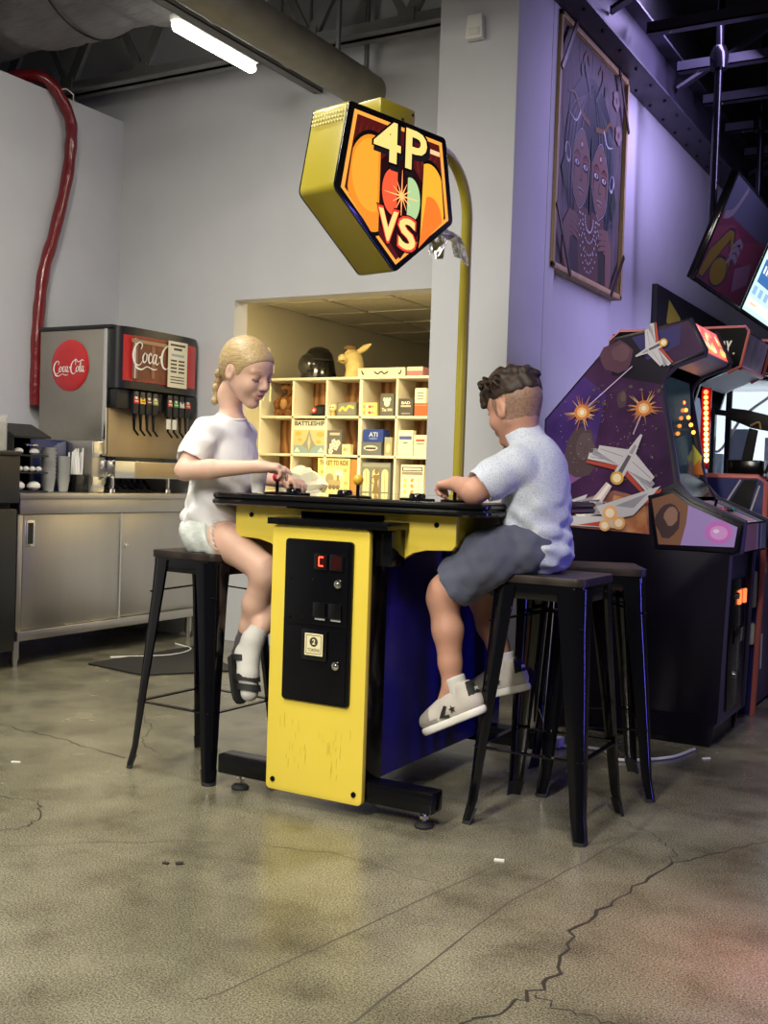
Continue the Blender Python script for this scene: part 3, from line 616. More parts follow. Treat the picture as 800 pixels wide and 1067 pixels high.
# middle row
def a_flow(P, w, h):
    P.rect(0, 0, w, h, flat((.15, .14, .13))); P.rect(.15 * w, .80 * h, .85 * w, .90 * h, flat((.55, .5, .4)))
    for a, b in ((.3, .35), (.6, .30), (.45, .52), (.75, .48), (.25, .14)):
        for q in range(5): P.ell((a * w + .10 * w * math.cos(q * 1.257), b * h + .08 * h * math.sin(q * 1.257)), .07 * w, .055 * h, WH)
        P.ell((a * w, b * h), .04 * w, .035 * h, OR)
game('card_box', -4.815, -4.68, z1, .195, (.15, .14, .13), 'dark box with white blossoms in the middle row', 'box', art=a_flow)
game('card_box', -4.675, -4.60, z1, .085, (.78, .70, .44), 'small cream box beside the blossom box', 'box', art=lambda P, w, h: [P.ell(((.25 + .25 * k) * w, .5 * h), .09 * w, .2 * h, (OR, GN, YL)[k]) for k in range(3)])
game('card_box', -4.505, -4.315, z1, .105, (.15, .16, .17), 'grey box lying under the blue box', 'box', d=.12, art=lambda P, w, h: (P.ell((.5 * w, .55 * h), .34 * w, .20 * h, flat((.62, .6, .5))), P.rect(.25 * w, .46 * h, .75 * w, .60 * h, K)))
game('card_box', -4.48, -4.30, z1 + .105, .10, (.03, .06, .30), 'blue card box on top of the grey box', 'box', d=.1, art=lambda P, w, h: (P.text('ATI', .28 * w, .42 * h, .72 * w, .78 * h, flat((.55, .62, .75)), .02), P.ell((.5 * w, .28 * h), .22 * w, .08 * h, flat((.15, .22, .5)))))
game('card_box', -4.285, -4.22, z1, .145, (.40, .36, .22), 'slim olive box standing beside the blue box', 'box', art=lambda P, w, h: (P.rect(.1 * w, .7 * h, .9 * w, .92 * h, GN), P.ell((.5 * w, .4 * h), .25 * w, .22 * h, CR)))
game('card_box', -4.165, -4.035, z1, .20, (.82, .78, .60), 'tall white box with a blue label in the middle row', 'box', art=lambda P, w, h: (P.rect(.10 * w, .78 * h, .90 * w, .92 * h, WH), P.rect(.08 * w, .64 * h, .92 * w, .78 * h, flat((.08, .12, .40))), P.rect(.35 * w, .50 * h, .65 * w, .54 * h, K), P.rect(.06 * w, .04 * h, .94 * w, .06 * h, flat((.6, .56, .4)))))
game('card_box', -4.025, -3.915, z1, .165, (.82, .76, .56), 'white box with small red marks at the middle row end', 'box', art=lambda P, w, h: (P.rect(.15 * w, .70 * h, .85 * w, .80 * h, RD), P.rect(.2 * w, .58 * h, .8 * w, .62 * h, K)))
# soft things
fur = mat('brown_plush', (.22, .085, .022), .95, noise=.4, nscale=60, bump=1, bscale=180); fur2 = mat('dark_plush', (.05, .025, .012), .95, bump=1, bscale=180)
ty = thing('plush_toy', 'brown plush animal sitting in the top left cube', 'toy', (-5.285, 7.58, z0))
MB().ball((-5.285, 7.60, z0 + .09), .075, 16, 0, (.9, .8, 1.2)).build('body', fur, ty)
MB().ball((-5.28, 7.59, z0 + .205), .052, 16, 0, (1, .95, 1)).build('head', fur, ty)
MB().ball((-5.272, 7.553, z0 + .20), .030, 12, 0, (1, .7, .9)).build('face', fur2, ty)
MB().ball((-5.28, 7.55, z0 + .10), .045, 12, 0, (.8, .6, 1)).build('belly', mat('tan_plush', (.40, .22, .09), .95), ty)
for s in (-1, 1):
    MB().ball((-5.283 + s * .042, 7.60, z0 + .245), .016, 10).build('ear', fur, ty)
    MB().tube([(-5.285 + s * .06, 7.59, z0 + .15), (-5.285 + s * .078, 7.56, z0 + .10), (-5.285 + s * .055, 7.54, z0 + .06)], [.028, .026, .022], 10).build('arm', fur, ty)
    MB().tube([(-5.285 + s * .04, 7.58, z0 + .03), (-5.285 + s * .06, 7.53, z0 + .028)], [.032, .028], 10).build('leg', fur, ty)
hb = thing('baseball_cap', 'black cap with a round red badge in the top row', 'cap', (-4.95, 7.6, z0))
MB().lathe([(.078, .001), (.080, .03), (.066, .075), (.035, .096), (.004, .10)], (-4.95, 7.62, z0), 20).build('crown', M['blackmat'], hb)
MB().ball((-4.95, 7.545, z0 + .012), .06, 14, 0, (1.1, .9, .10)).build('brim', M['blackmat'], hb)
MB().lathe([(.024, 0), (.024, .004), (.018, .005)], (-4.975, 7.547, z0 + .047), 18, axis=(-.2, -1, .15)).build('badge', flat((.72, .10, .10)), hb)
MB().lathe([(.012, 0), (.012, .007)], (-4.975, 7.546, z0 + .047), 4, axis=(-.2, -1, .15)).build('badge_mark', WH, hb)
fg = thing('figurine', 'small cream figurine with a big round head, top row', 'figurine', (-4.79, 7.55, z0))
MB().ball((-4.79, 7.55, z0 + .068), .034, 14, 0, (1.1, .9, .9)).build('head', CR, fg)
MB().lathe([(.022, .001), (.024, .02), (.016, .042)], (-4.79, 7.55, z0), 14).build('body', flat((.45, .36, .14)), fg)
for s in (-1, 1): MB().ball((-4.79 + s * .012, 7.520, z0 + .07), .006, 8).build('eye', K, fg)
te = thing('paper_bag', 'crumpled translucent white paper bag on the sill of the opening', 'bag', (-3.70, 5.53, .88))
mb = MB(); rn = random.Random(5); rings = []
for k in range(7):
    t = k / 6; rr = [.15, .165, .15, .16, .125, .11, .05][k]
    rings.append([(-3.71 + (rr * 1.1 + rn.uniform(-.03, .02)) * math.cos(a), 5.515 + (rr * .45 + rn.uniform(-.01, .01)) * math.sin(a), .881 + .20 * t + rn.uniform(-.014, .014) * (k > 0)) for a in [2 * math.pi * q / 14 for q in range(14)]])
mb.loft(rings).build('bag_body', mat('thin_white_paper', (.82, .76, .58), .6), te, smooth=0)
# things on top of the shelf
hm = thing('black_helmet', 'glossy black display helmet on top of the shelf', 'helmet', (-5.02, 7.62, 1.826))
MB().lathe([(.148, .0), (.150, .03), (.138, .09), (.128, .15), (.112, .205), (.08, .245), (.04, .262), (.004, .266)], (-5.02, 7.66, 1.826), 28).build('shell', M['blackgloss'], hm)
MB().ball((-5.055, 7.575, 1.826 + .105), .105, 20, 0, (.95, .8, .98)).build('face_guard', mat('gloss_black_visor', (.015, .015, .017), .08, coat=.6), hm)
MB().tube([(-5.02 + .135 * math.cos(a), 7.66 + .135 * math.sin(a), 1.826 + .15) for a in [R(180 + 180 * k / 20) for k in range(21)]], .008, 8).build('rim', M['blackmat'], hm)
ms = thing('animal_mask', 'cream latex animal head with long ears on the shelf', 'mask', (-4.66, 7.62, 1.826))
lat = mat('cream_latex', (.66, .52, .22), .55, noise=.15, nscale=14); lat2 = mat('brown_latex', (.22, .13, .05), .6)
MB().tube([(-4.655, 7.64, 1.827), (-4.655, 7.64, 1.90), (-4.66, 7.62, 1.97), (-4.675, 7.60, 2.02), (-4.68, 7.60, 2.06)], [.085, .075, .078, .072, .02], 18).build('head', lat, ms)
MB().ball((-4.71, 7.545, 1.975), .05, 14, 0, (.8, 1.1, .8)).build('muzzle', lat, ms)
MB().ball((-4.68, 7.60, 2.065), .05, 12, 0, (1.1, 1, .45)).build('tuft', lat2, ms)
MB().tube([(-4.62, 7.62, 2.03), (-4.55, 7.62, 2.07), (-4.50, 7.62, 2.095)], [.022, .026, .006], 10).build('ear', lat, ms)
MB().tube([(-4.72, 7.64, 2.04), (-4.735, 7.65, 2.085)], [.018, .006], 10).build('ear', lat, ms)
for dx, z in ((-.735, 2.0), (-.665, 2.01)): MB().ball((-4 + dx, 7.548 - (.0 if dx < -.7 else -.01), z), .012, 8).build('eye', K, ms)
MB().tube([(-4.745, 7.505, 1.955), (-4.71, 7.488, 1.95), (-4.675, 7.505, 1.956)], .005, 6).build('mouth', lat2, ms)
fb = game('flat_box', -4.55, -4.125, 1.825, .068, (.80, .76, .58), 'long white box with dark scrollwork on top of the shelf', 'box', d=.2, art=lambda P, w, h: (P.stroke([(.08 * w, .7 * h), (.11 * w, .3 * h), (.14 * w, .35 * h)], .012, K, 4), P.stroke([(.35 * w, .55 * h), (.43 * w, .3 * h), (.5 * w, .55 * h), (.57 * w, .3 * h), (.65 * w, .55 * h)], .012, K, 4), P.stroke([(.86 * w, .35 * h), (.9 * w, .3 * h), (.92 * w, .7 * h)], .012, K, 4)))
game('flat_box', -4.105, -3.97, 1.825, .07, (.42, .20, .22), 'small maroon box right of the long white box', 'box', d=.1, art=lambda P, w, h: P.rect(0, .55 * h, w, h, flat((.7, .62, .5))))
sk = thing('toy_skeleton', 'small cream toy skeleton hanging at the shelf corner', 'toy', (-5.40, 7.47, 1.83))
bone = mat('cream_bone', (.80, .74, .55), .5)
MB().ball((-5.40, 7.47, 2.045), .03, 12, 0, (.85, 1, 1.15)).build('skull', bone, sk)
MB().tube([(-5.40, 7.47, 2.01), (-5.40, 7.47, 1.83)], .007, 6).build('spine', bone, sk)
for k in range(4): MB().tube([(-5.40 + .042 * math.cos(a) * (1 - .1 * k), 7.47 + .02 * math.sin(a), 1.985 - .025 * k) for a in [2 * math.pi * q / 12 for q in range(13)]], .004, 5).build('rib', bone, sk)
for s in (-1, 1):
    MB().tube([(-5.40 + s * .02, 7.47, 1.995), (-5.40 + s * .062, 7.47, 1.93), (-5.40 + s * .07, 7.46, 1.86)], .006, 6).build('arm', bone, sk)
    MB().tube([(-5.40 + s * .02, 7.47, 1.83), (-5.39 + s * .035, 7.46, 1.74), (-5.385 + s * .035, 7.45, 1.63)], .007, 6).build('leg', bone, sk)
MB().ball((-5.40, 7.47, 1.835), .024, 10, 0, (1.2, .7, .7)).build('pelvis', bone, sk)
dk = thing('dark_foliage', 'black leafy artificial plant behind the shelf in shadow', 'plant', (-4.2, 9.6, 0))
MB().lathe([(.15, 0), (.18, .3), (.17, .3)], (-4.2, 9.6, 0), 16).build('pot', M['blackmat'], dk)
MB().tube([(-4.2, 9.6, .28), (-4.18, 9.6, 1.8)], .03, 8).build('trunk', M['blackmat'], dk)
lf = MB(); rn = random.Random(11)
for k in range(160):
    c = Vector((-4.2 + rn.gauss(0, .20), 9.6 + rn.gauss(0, .15), min(2.32, 2.05 + rn.gauss(0, .12)))); d = Vector((rn.uniform(-1, 1), rn.uniform(-1, 1), rn.uniform(-.7, .2))).normalized(); u = d.orthogonal().normalized() * .03
    lf.add([c, c + d * .08 + u, c + d * .18, c + d * .08 - u], [(0, 1, 2, 3)])
tag(lf.build('leaves', mat('black_leaf', (.008, .008, .007), .6), dk, smooth=0), kind='stuff')

# ================================================================== four player table game
tg = thing('arcade_table', 'yellow and blue four player arcade table with lit sign on a pole', 'arcade machine', (-1.85, 3.4, 0))
YA = 2.86
pan = rounded(-2.026, -1.672, .045, .885, .016)
pn = MB().prism(pan, 'y', YA, YA + .02).build('front_panel', M['yellow'], tg, bevel=.002)
MB().prism(rounded(-1.969, -1.723, .34, .845, .012), 'y', YA - .010, YA).build('coin_door', M['blacksat'], tg, bevel=.003)
cdo = bpy.data.objects['coin_door']
P = Print((-1.85, YA, .2), (1, 0, 0), (0, 0, 1), lift=.0006); rn = random.Random(17); scm = flat((.62, .48, .06), .45)
for k in range(34):
    x = rn.choice((-.06, .06)) + rn.gauss(0, .028); z = rn.uniform(-.10, .06); P.stroke([(x, z), (x + rn.uniform(-.002, .002), z + rn.uniform(.01, .04))], rn.uniform(.0008, .002), scm)
P.build('scuff_marks', pn)['kind'] = 'stuff'
MB().prism(rounded(-1.957, -1.735, .352, .575, .004), 'y', YA - .014, YA - .010).build('lower_flap', M['blacksat'], cdo, bevel=.002)
MB().prism(rounded(-1.957, -1.735, .585, .833, .004), 'y', YA - .014, YA - .010).build('upper_flap', M['blacksat'], cdo, bevel=.002)
for i, x in enumerate((-1.832, -1.775)):
    MB().prism(rounded(x - .024, x + .024, .755, .805, .004), 'y', YA - .020, YA - .014).build('window_bezel', M['blackgloss'], cdo, bevel=.002)
    P = Print((x, YA - .020, .78), (1, 0, 0), (0, 0, 1), lift=.0006); P.rect(-.018, -.019, .018, .019, mat('display_dark', (.03, .004, .004), .15))
    g = glow((1, .05, .02), 5)
    if i == 0:
        P.rect(-.006, .012, .010, .016, g); P.rect(-.006, -.015, .010, -.011, g); P.rect(-.008, -.013, -.004, .014, g)
    P.build('digit_display', cdo, 'red seven segment display' if i == 0 else None)
    MB().prism(rounded(x - .022, x + .022, .608, .655, .003), 'y', YA - .022, YA - .014).build('button', M['blackgloss'], cdo, bevel=.003)
    P = Print((x, YA - .014, .60), (1, 0, 0), (0, 0, 1), lift=.0008); P.rect(-.018, 0, .018, .006, flat((.55, .55, .52))); P.build('caption', cdo)
for z in (.715, .465):
    MB().lathe([(.013, 0), (.013, .008), (.007, .009), (.007, .016), (.003, .018)], (-1.767, YA - .014, z), 14, axis=(0, -1, 0)).build('lock', M['chrome'], cdo)
for x, z in ((-1.945, .72), (-1.945, .60), (-1.90, .60), (-1.86, .722)): MB().lathe([(.004, 0), (.003, .003)], (x, YA - .014, z), 8, axis=(0, -1, 0)).build('rivet', M['blackgloss'], cdo)
MB().prism(rounded(-1.892, -1.800, .475, .570, .004), 'y', YA - .022, YA - .014).build('price_bezel', M['blackgloss'], cdo, bevel=.002)
P = Print((-1.846, YA - .022, .5235), (1, 0, 0), (0, 0, 1), lift=.001); P.rect(-.033, -.034, .033, .034, flat((.78, .70, .42))); P.rect(-.028, -.029, .028, .029, K); P.rect(-.026, -.027, .026, .027, flat((.78, .70, .42)))
P.ell((0, .008), .015, .015, K); P.text('2', -.006, 0, .006, .017, flat((.8, .72, .45)), .03); P.text('TOKENS', -.022, -.022, .022, -.012, K, .02); P.build('price_card', cdo, 'cream card reading 2 tokens')
for x in (-2.000, -1.700): MB().lathe([(.009, 0), (.008, .004), (.003, .005)], (x, YA, .077), 12, axis=(0, -1, 0)).build('screw', M['blacksat'], pn)
MB().box((-2.022, YA + .02, .06), (-1.676, 2.985, .885)).build('coin_box', M['blacksat'], tg, bevel=.002)
MB().prism(rounded(-2.040, -1.604, 2.842, 2.985, .006), 'z', .887, .907).build('coin_box_cap', M['blacksat'], tg, bevel=.004)
MB().box((-1.676, 2.90, .775), (-1.618, 2.985, .887)).build('cap_bracket', M['blacksat'], tg, bevel=.002)
MB().box((-2.01, 2.985, .10), (-1.69, 3.93, .93)).build('cabinet_body', M['blue'], tg, bevel=.004)
MB().prism(rounded(-1.69, -1.687, 0, 1, .0005), 'z', 0, .001)
v = MB().box((-1.690, 3.39, .70), (-1.684, 3.50, .83)).build('vent', M['blacksat'], tg)
for k in range(9): MB().box((-1.684, 3.40, .712 + k * .013), (-1.679, 3.49, .718 + k * .013)).build('louver', M['blue'], v)
for y in (2.925, 3.86):
    b_ = MB().box((-2.243, y - .037, .050), (-1.447, y + .037, .114)).build('base_bar', M['blacksat'], tg, bevel=.006)
    for x in (-2.175, -1.49):
        ft = MB().lathe([(.028, 0), (.030, .006), (.024, .014), (.012, .018)], (x, y, 0), 18).build('leveling_foot', M['rubber'], b_)
        MB().lathe([(.006, .016), (.006, .052)], (x, y, 0), 10).lathe([(.015, .026), (.015, .036)], (x, y, 0), 6).build('foot_bolt', M['chrome'], b_)
# aprons with the scooped outline
def scoop(c, half):                         # outline in (along, z)
    L = [(-half, .935), (-half, .845), (-half + .012, .83), (-half + .10, .826), (-half + .145, .815), (-half + .185, .79), (-half + .225, .772), (-half + .26, .768)]
    pts = L + [(-a, z) for a, z in reversed(L)]
    return [(c + a, z) for a, z in pts]
MB().prism(scoop(-1.858, .412), 'y', 2.985, 3.005).build('front_apron', M['yellow'], tg, bevel=.002)
MB().prism(scoop(-1.858, .412), 'y', 3.90, 3.92).build('rear_apron', M['yellow'], tg, bevel=.002)
for x in (-2.262, -1.464):
    MB().prism([(3.012, .935), (3.012, .838), (3.893, .838), (3.893, .935)], 'x', x - .010, x + .010).build('side_apron', M['yellow'], tg, bevel=.002)
    MB().box((x - .012, 2.998, .835), (x + .012, 3.012, .935)).build('corner_strip', M['blacksat'], tg)
for x in (-2.205, -1.512): MB().lathe([(.009, 0), (.007, .004), (.003, .005)], (x, 2.985, .905), 12, axis=(0, -1, 0)).build('screw', M['blacksat'], tg)
tabletop = rounded(-2.345, -1.345, 2.925, 3.98, .07)
MB().prism(tabletop, 'z', .935, .975).build('table_top', M['blackgloss'], tg, bevel=.005)
def offset_loop(r, z): return [(x, y, z) for x, y in rounded(-2.345 - r, -1.345 + r, 2.925 - r, 3.98 + r, .07 + r)]
for z, r in ((.966, .002), (.946, .004)):
    pts = offset_loop(r, z); MB().tube(pts + [pts[0]], .010, 8).build('edge_molding', M['blackgloss'], tg)
MB().prism(rounded(-2.29, -1.40, 2.98, 3.92, .05), 'z', .975, .9765).build('glass_top', mat('dark_screen_glass', (.03, .028, .026), .06, coat=1., spec=.8), tg)
# controls
def joystick(x, y, c, nm):
    j = MB().lathe([(.045, .9766), (.045, .981), (.020, .984)], (x, y, 0), 20).build('joystick_base', M['blacksat'], tg)
    MB().lathe([(.006, .983), (.006, 1.022)], (x, y, 0), 10).build('joystick_shaft', M['blacksat'], j)
    MB().ball((x, y, 1.033), .0175, 18).build('joystick_ball', c, j)
joystick(-2.185, 3.10, mat('red_ball', (.62, .03, .07), .3), 'red')
joystick(-1.845, 3.07, mat('amber_ball', (.72, .42, .03), .3), 'amber')
joystick(-1.52, 3.12, mat('black_ball', (.02, .02, .02), .3), 'black')
for x, y in ((-2.095, 3.07), (-1.925, 3.12), (-1.60, 3.02)):
    b_ = MB().prism(rounded(x - .05, x + .05, y - .03, y + .03, .01), 'z', .9766, .983).build('button_plate', M['blacksat'], tg, bevel=.001)
    MB().lathe([(.026, .983), (.026, .992), (.022, .998), (.004, .999)], (x, y, 0), 18).build('push_button', M['blackgloss'], b_)
# pole and sign
pth = [(-1.85, 3.82, .9766), (-1.85, 3.82, 1.6), (-1.85, 3.82, 2.03)]
for k in range(1, 10):
    a = R(90 * k / 10); pth.append((-1.85, 3.60 + .22 * math.cos(a), 2.03 + .20 * math.sin(a)))
pth += [(-1.85, 3.60, 2.23), (-1.85, 3.3, 2.235), (-1.85, 3.2, 2.235)]
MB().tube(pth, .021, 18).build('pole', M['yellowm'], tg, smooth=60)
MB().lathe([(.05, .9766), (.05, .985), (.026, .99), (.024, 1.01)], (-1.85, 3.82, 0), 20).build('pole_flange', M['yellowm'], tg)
th = R(12); SU = Vector((math.sin(th), math.cos(th), 0)); SN = Vector((math.cos(th), -math.sin(th), 0)); SO = Vector((-1.78, 3.2, 0)) - .04 * SU
SO = SO + Vector((0, 0, 0)); T = .15
pent = [(-.24, 2.208), (.24, 2.208), (.296, 1.928), (0, 1.712), (-.296, 1.928)]
def soften(pts, r=.018, n=4):
    out = []
    for i, p in enumerate(pts):
        a = Vector(pts[i - 1]); b = Vector(p); c = Vector(pts[(i + 1) % len(pts)]); p0 = b + (a - b).normalized() * r; p1 = b + (c - b).normalized() * r
        for k in range(n + 1):
            t = k / n; q = p0 * (1 - t) ** 2 + b * 2 * t * (1 - t) + p1 * t * t; out.append((q.x, q.y))
    return out
def inset(pts, d):
    c = Vector((0, 1.985)); return [tuple(c + (Vector(p) - c) * (1 - d)) for p in pts]
def SP(p, d): w = SO + SU * p[0] + SN * d; return (w.x, w.y, p[1])
sp = soften(pent)
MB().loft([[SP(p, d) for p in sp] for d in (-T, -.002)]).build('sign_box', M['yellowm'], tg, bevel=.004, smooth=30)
spi = soften(inset(pent, .005))
MB().loft([[SP(p, d) for p in spi] for d in (-.004, .004)]).build('sign_bezel', M['blackgloss'], tg, bevel=.002)
MB().loft([[SP(p, d) for p in spi] for d in (-T - .006, -T + .002)]).build('sign_bezel', M['blackgloss'], tg, bevel=.002)
for i in range(3):
    for j in range(11):
        c = SO + SU * -.262 + SN * (-T * .92 + j * T * .084); z = 2.175 - i * .014
        d = Vector((SU.x, SU.y, 0)); n_ = (-SU + Vector((0, 0, .2))).normalized()
        pos = Vector((c.x, c.y, z)) + SU * (.016 - .2 * (z - 2.175) * -1 * 0 + (2.208 - z) * -.2)
        MB().lathe([(.0035, -.002), (.0035, .002)], pos, 6, axis=-SU).build('vent_hole', M['offwhite'] if 0 else mat('pale_vent', (.75, .70, .35), .5), tg)
blk = MB(); c = SO + SU * .0 - SN * T * .5
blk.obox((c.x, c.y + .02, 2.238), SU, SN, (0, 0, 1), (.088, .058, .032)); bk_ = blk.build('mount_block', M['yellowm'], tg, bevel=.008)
for du, dz in ((.02, -.015), (.07, .012)):
    p = c + SU * du + SN * .0585 + Vector((0, .02, 2.238 + dz)); MB().lathe([(.005, 0), (.005, .003)], p, 8, axis=tuple(SN)).build('bolt', M['blackmat'], bk_)
def sign_art(P):
    dk = glow((.20, .018, .012), .35); org = glow((.95, .36, .05), 1.0); blk = flat((.012, .01, .01), .2); yel = glow((1, .66, .20), 1.0)
    fl = glow((.33, .035, .02), .35); hi = glow((1, .62, .12), 1.15); rd = glow((.85, .10, .035), .95); gn = glow((.42, .60, .28), .95); rd2 = glow((1, .27, .04), 1.0)
    pi = lambda d: [(a, z) for a, z in inset(pent, d)]
    P.poly(pi(.10), org); P.poly(pi(.155), dk)
    for sx in (-1, 1):
        for k in range(4): P.stroke([(sx * (.10 + .027 * k), 2.06), (sx * (.092 + .027 * k), 2.10), (sx * (.108 + .027 * k), 2.125), (sx * (.098 + .027 * k), 2.155)], [.012, .009, .006, .002], fl, 4)
    P.poly([(-.20, 1.96), (-.05, 2.09), (.05, 2.09), (.20, 1.96), (.02, 1.76)], flat((.05, .012, .012), .2))
    # two facing pairs of glowing half-round shapes
    def half(cx, cy, rx, ry, s, m, edge):
        for g_, mm in ((1.09, edge), (1, m)):
            pts = []
            for a in range(72, 289, 8):
                z = cy + ry * g_ * math.sin(R(a)); hw = .296 * min(1, (z - 1.712) / .216) if z < 1.928 else .296 - .056 * (z - 1.928) / .28
                x = cx + s * rx * g_ * math.cos(R(a)); pts.append((max(-hw * .815, min(hw * .815, x)), z))
            P.poly(pts, mm)
    half(-.125, 1.975, .115, .152, 1, glow((.90, .29, .02), .85), blk); half(.155, 1.955, .095, .145, -1, glow((.95, .45, .03), .9), blk)
    half(.166, 1.90, .062, .085, -1, glow((.92, .20, .02), .9), glow((.92, .20, .02), .9)); half(-.128, 2.0, .085, .105, 1, glow((.95, .38, .03), .9), glow((.95, .38, .03), .9))
    half(-.022, 1.97, .056, .075, 1, rd, blk); half(.062, 1.962, .050, .072, -1, gn, blk)
    for a in range(0, 180, 30):
        l = .05 if a % 90 else .085; ca, sa = math.cos(R(a)), math.sin(R(a)); P.stroke([(.018 - l * ca, 1.965 - l * sa), (.018, 1.965), (.018 + l * ca, 1.965 + l * sa)], [.001, .006, .001], glow((1, .35, .1), 1.6))
    for dx, dy, m, p in ((.010, -.014, flat((.03, .025, .028), .2), .010), (0, 0, blk, .009), (0, 0, yel, 0)):
        P.text('4', -.125 + dx - p, 2.060 + dy - p, .006 + dx + p, 2.190 + dy + p, m, .02 + 1.6 * p); P.text('P', .030 + dx - p, 2.060 + dy - p, .138 + dx + p, 2.190 + dy + p, m, .02 + 1.6 * p)
    for m, p in ((blk, .012), (glow((.85, .05, .025), .9), .008), (yel, 0)):
        P.text('V', -.092 - p, 1.808 - p, .004 + p, 1.908 + p, m, .03 + 2 * p); P.text('S', .008 - p, 1.796 - p, .094 + p, 1.898 + p, m, .03 + 2 * p)
    P.rect(.155, 2.135, .205, 2.150, glow((1, .6, .3), .9))
P = Print(SO, SU, (0, 0, 1), lift=.005); sign_art(P); P.build('sign_face', tg, 'glowing sign face reading 4P VS')
Pb = Print(SO - SN * T, -SU, (0, 0, 1), lift=.007); sign_art(Pb); Pb.build('sign_face', tg)
# crinkled foil tape hanging at the pole
fo = MB(); rn = random.Random(8); rows = []
for k in range(9):
    a = R(20 + 150 * k / 8); rows.append([Vector((-1.80 - .02 * j + rn.uniform(-.004, .004), 3.64 + .11 * math.cos(a) + rn.uniform(-.008, .008), 1.80 + .13 * math.sin(a) + .012 * j + rn.uniform(-.008, .008))) for j in range(4)])
for k in range(8):
    for j in range(3): fo.add([rows[k][j], rows[k + 1][j], rows[k + 1][j + 1], rows[k][j + 1]], [(0, 1, 2, 3)])
f_ = fo.build('foil_strip', mat('silver_foil', (.8, .8, .82), .15, 1, bump=.8, bscale=60), tg, smooth=0)
md = f_.modifiers.new('thick', 'SOLIDIFY'); md.thickness = .003

# drinking cup on the table
pc = MB().lathe([(.022, .978), (.030, 1.048), (.0325, 1.048), (.0325, 1.053), (.029, 1.053), (.021, .982), (.001, .982)], (-2.228, 3.05, 0), 24).build('paper_cup', M['cup'])
tag(pc, 'small white paper cup on the arcade table edge', 'cup')

# ================================================================== stools
def make_stool(label):
    t = thing('bar_stool', label, 'stool', (0, 0, 0), 'black metal bar stools at the arcade table')
    s = .148
    MB().prism(rounded(-s, s, -s, s, .03), 'z', .742, .766).build('seat', M['seat'], t, bevel=.004)
    MB().prism(rounded(-s + .004, s - .004, -s + .004, s - .004, .03), 'z', .694, .742).build('apron', M['stool'], t, bevel=.004)
    for k in range(4):
        q = Matrix.Rotation(R(90 * k), 3, 'Z')
        def ring(cx, w, z):
            L = [(-w, 0)] + [(-.62 * w + .62 * w * math.sin(R(q_)), -.62 * w + .62 * w * math.cos(R(q_))) for q_ in range(0, 91, 15)] + [(0, -w), (-.14 * w, -w), (-.18 * w, -.55 * w), (-.32 * w, -.32 * w), (-.55 * w, -.18 * w), (-w, -.14 * w)]
            return [q @ Vector((cx + a, cx + b, z)) for a, b in L]
        lg = MB().loft([ring(.150, .085, .735), (ring(.153, .072, .62)), ring(.172, .050, .30), ring(.186, .038, .075), ring(.196, .031, .012)]).build('leg', M['stool'], t, smooth=40)
        MB().loft([ring(.1885, .040, .05), ring(.198, .034, .0)]).build('foot_cap', M['rubber'], lg)
        a = q @ Vector((.165, .165, .235)); b = q @ Vector((-.165, .165, .235)); MB().bar(a, b, .018, .005, (0, 0, 1)).build('footrest_bar', M['stool'], t)
        a = q @ Vector((.145, .145, .62)); b = q @ Vector((-.02, -.02, .655)); MB().bar(a, b, .016, .005, (0, 0, 1)).build('cross_brace', M['stool'], t)
        for dx in (-.07, .07): MB().lathe([(.006, 0), (.005, .004)], q @ Vector((dx, s - .004, .718)), 8, axis=tuple(q @ Vector((0, 1, 0)))).build('rivet', M['stool'], t)
    return t
s1 = make_stool('black metal stool under the boy in the patterned shirt')
s2 = copy_tree(s1); s2['label'] = 'empty black metal stool right behind the boy'
s3 = copy_tree(s1); s3['label'] = 'black metal stool under the blonde girl'
s1.location = (-1.22, 3.22, 0); s2.location = (-1.238, 3.683, 0); s2.rotation_euler = (0, 0, R(26)); s3.location = (-2.45, 3.08, 0); s3.rotation_euler = (0, 0, R(-3))
# ================================================================== space shooter cabinet
am = thing('arcade_cabinet', 'tall black space shooter arcade cabinet with spaceship side art', 'arcade machine', (-1.4, 4.75, 0))
SIDE = [(-1.77, 0), (-1.77, 1.315), (-1.474, 1.656), (-1.165, 1.725), (-1.095, 1.594), (-1.098, 1.576), (-1.215, 1.535), (-1.255, 1.49), (-1.264, 1.45), (-1.185, 1.06), (-1.128, .998), (-.913, .912), (-.925, .79), (-.965, .775), (-.985, .10), (-1.0, .085), (-1.015, 0)]
cabm = mat('black_laminate', (.0045, .0035, .009), .3, noise=.2, nscale=3, spec=.2)
MB().prism(SIDE, 'y', 4.49, 4.512).build('side_panel', cabm, am, bevel=.002)
MB().prism(SIDE, 'y', 4.938, 4.96).build('side_panel', cabm, am, bevel=.002)
for y in (4.501, 4.949):
    p3 = [(x, y, z) for x, z in SIDE[3:16]]; MB().tube(p3, .0115, 6).build('edge_molding', mat('violet_black_molding', (.03, .025, .06), .3), am)
MB().box((-1.77, 4.512, 0), (-1.745, 4.938, 1.32)).build('back_panel', cabm, am)
MB().prism([(-1.76, 1.31), (-1.474, 1.645), (-1.165, 1.712), (-1.165, 1.69), (-1.474, 1.62), (-1.76, 1.28)], 'y', 4.512, 4.938).build('roof_panel', cabm, am)
MB().prism([(-1.172, 1.705), (-1.160, 1.715), (-1.105, 1.595), (-1.117, 1.590)], 'y', 4.515, 4.935).build('marquee', mat('marquee_base', (.5, .08, .03), .3, emit=(.9, .10, .02), es=.8), am)
mq = bpy.data.objects['marquee']
d_ = Vector((-.055, 0, .12)).normalized(); P = Print((-1.104, 4.515, 1.597), (0, 1, 0), d_, lift=.001); rn = random.Random(4)
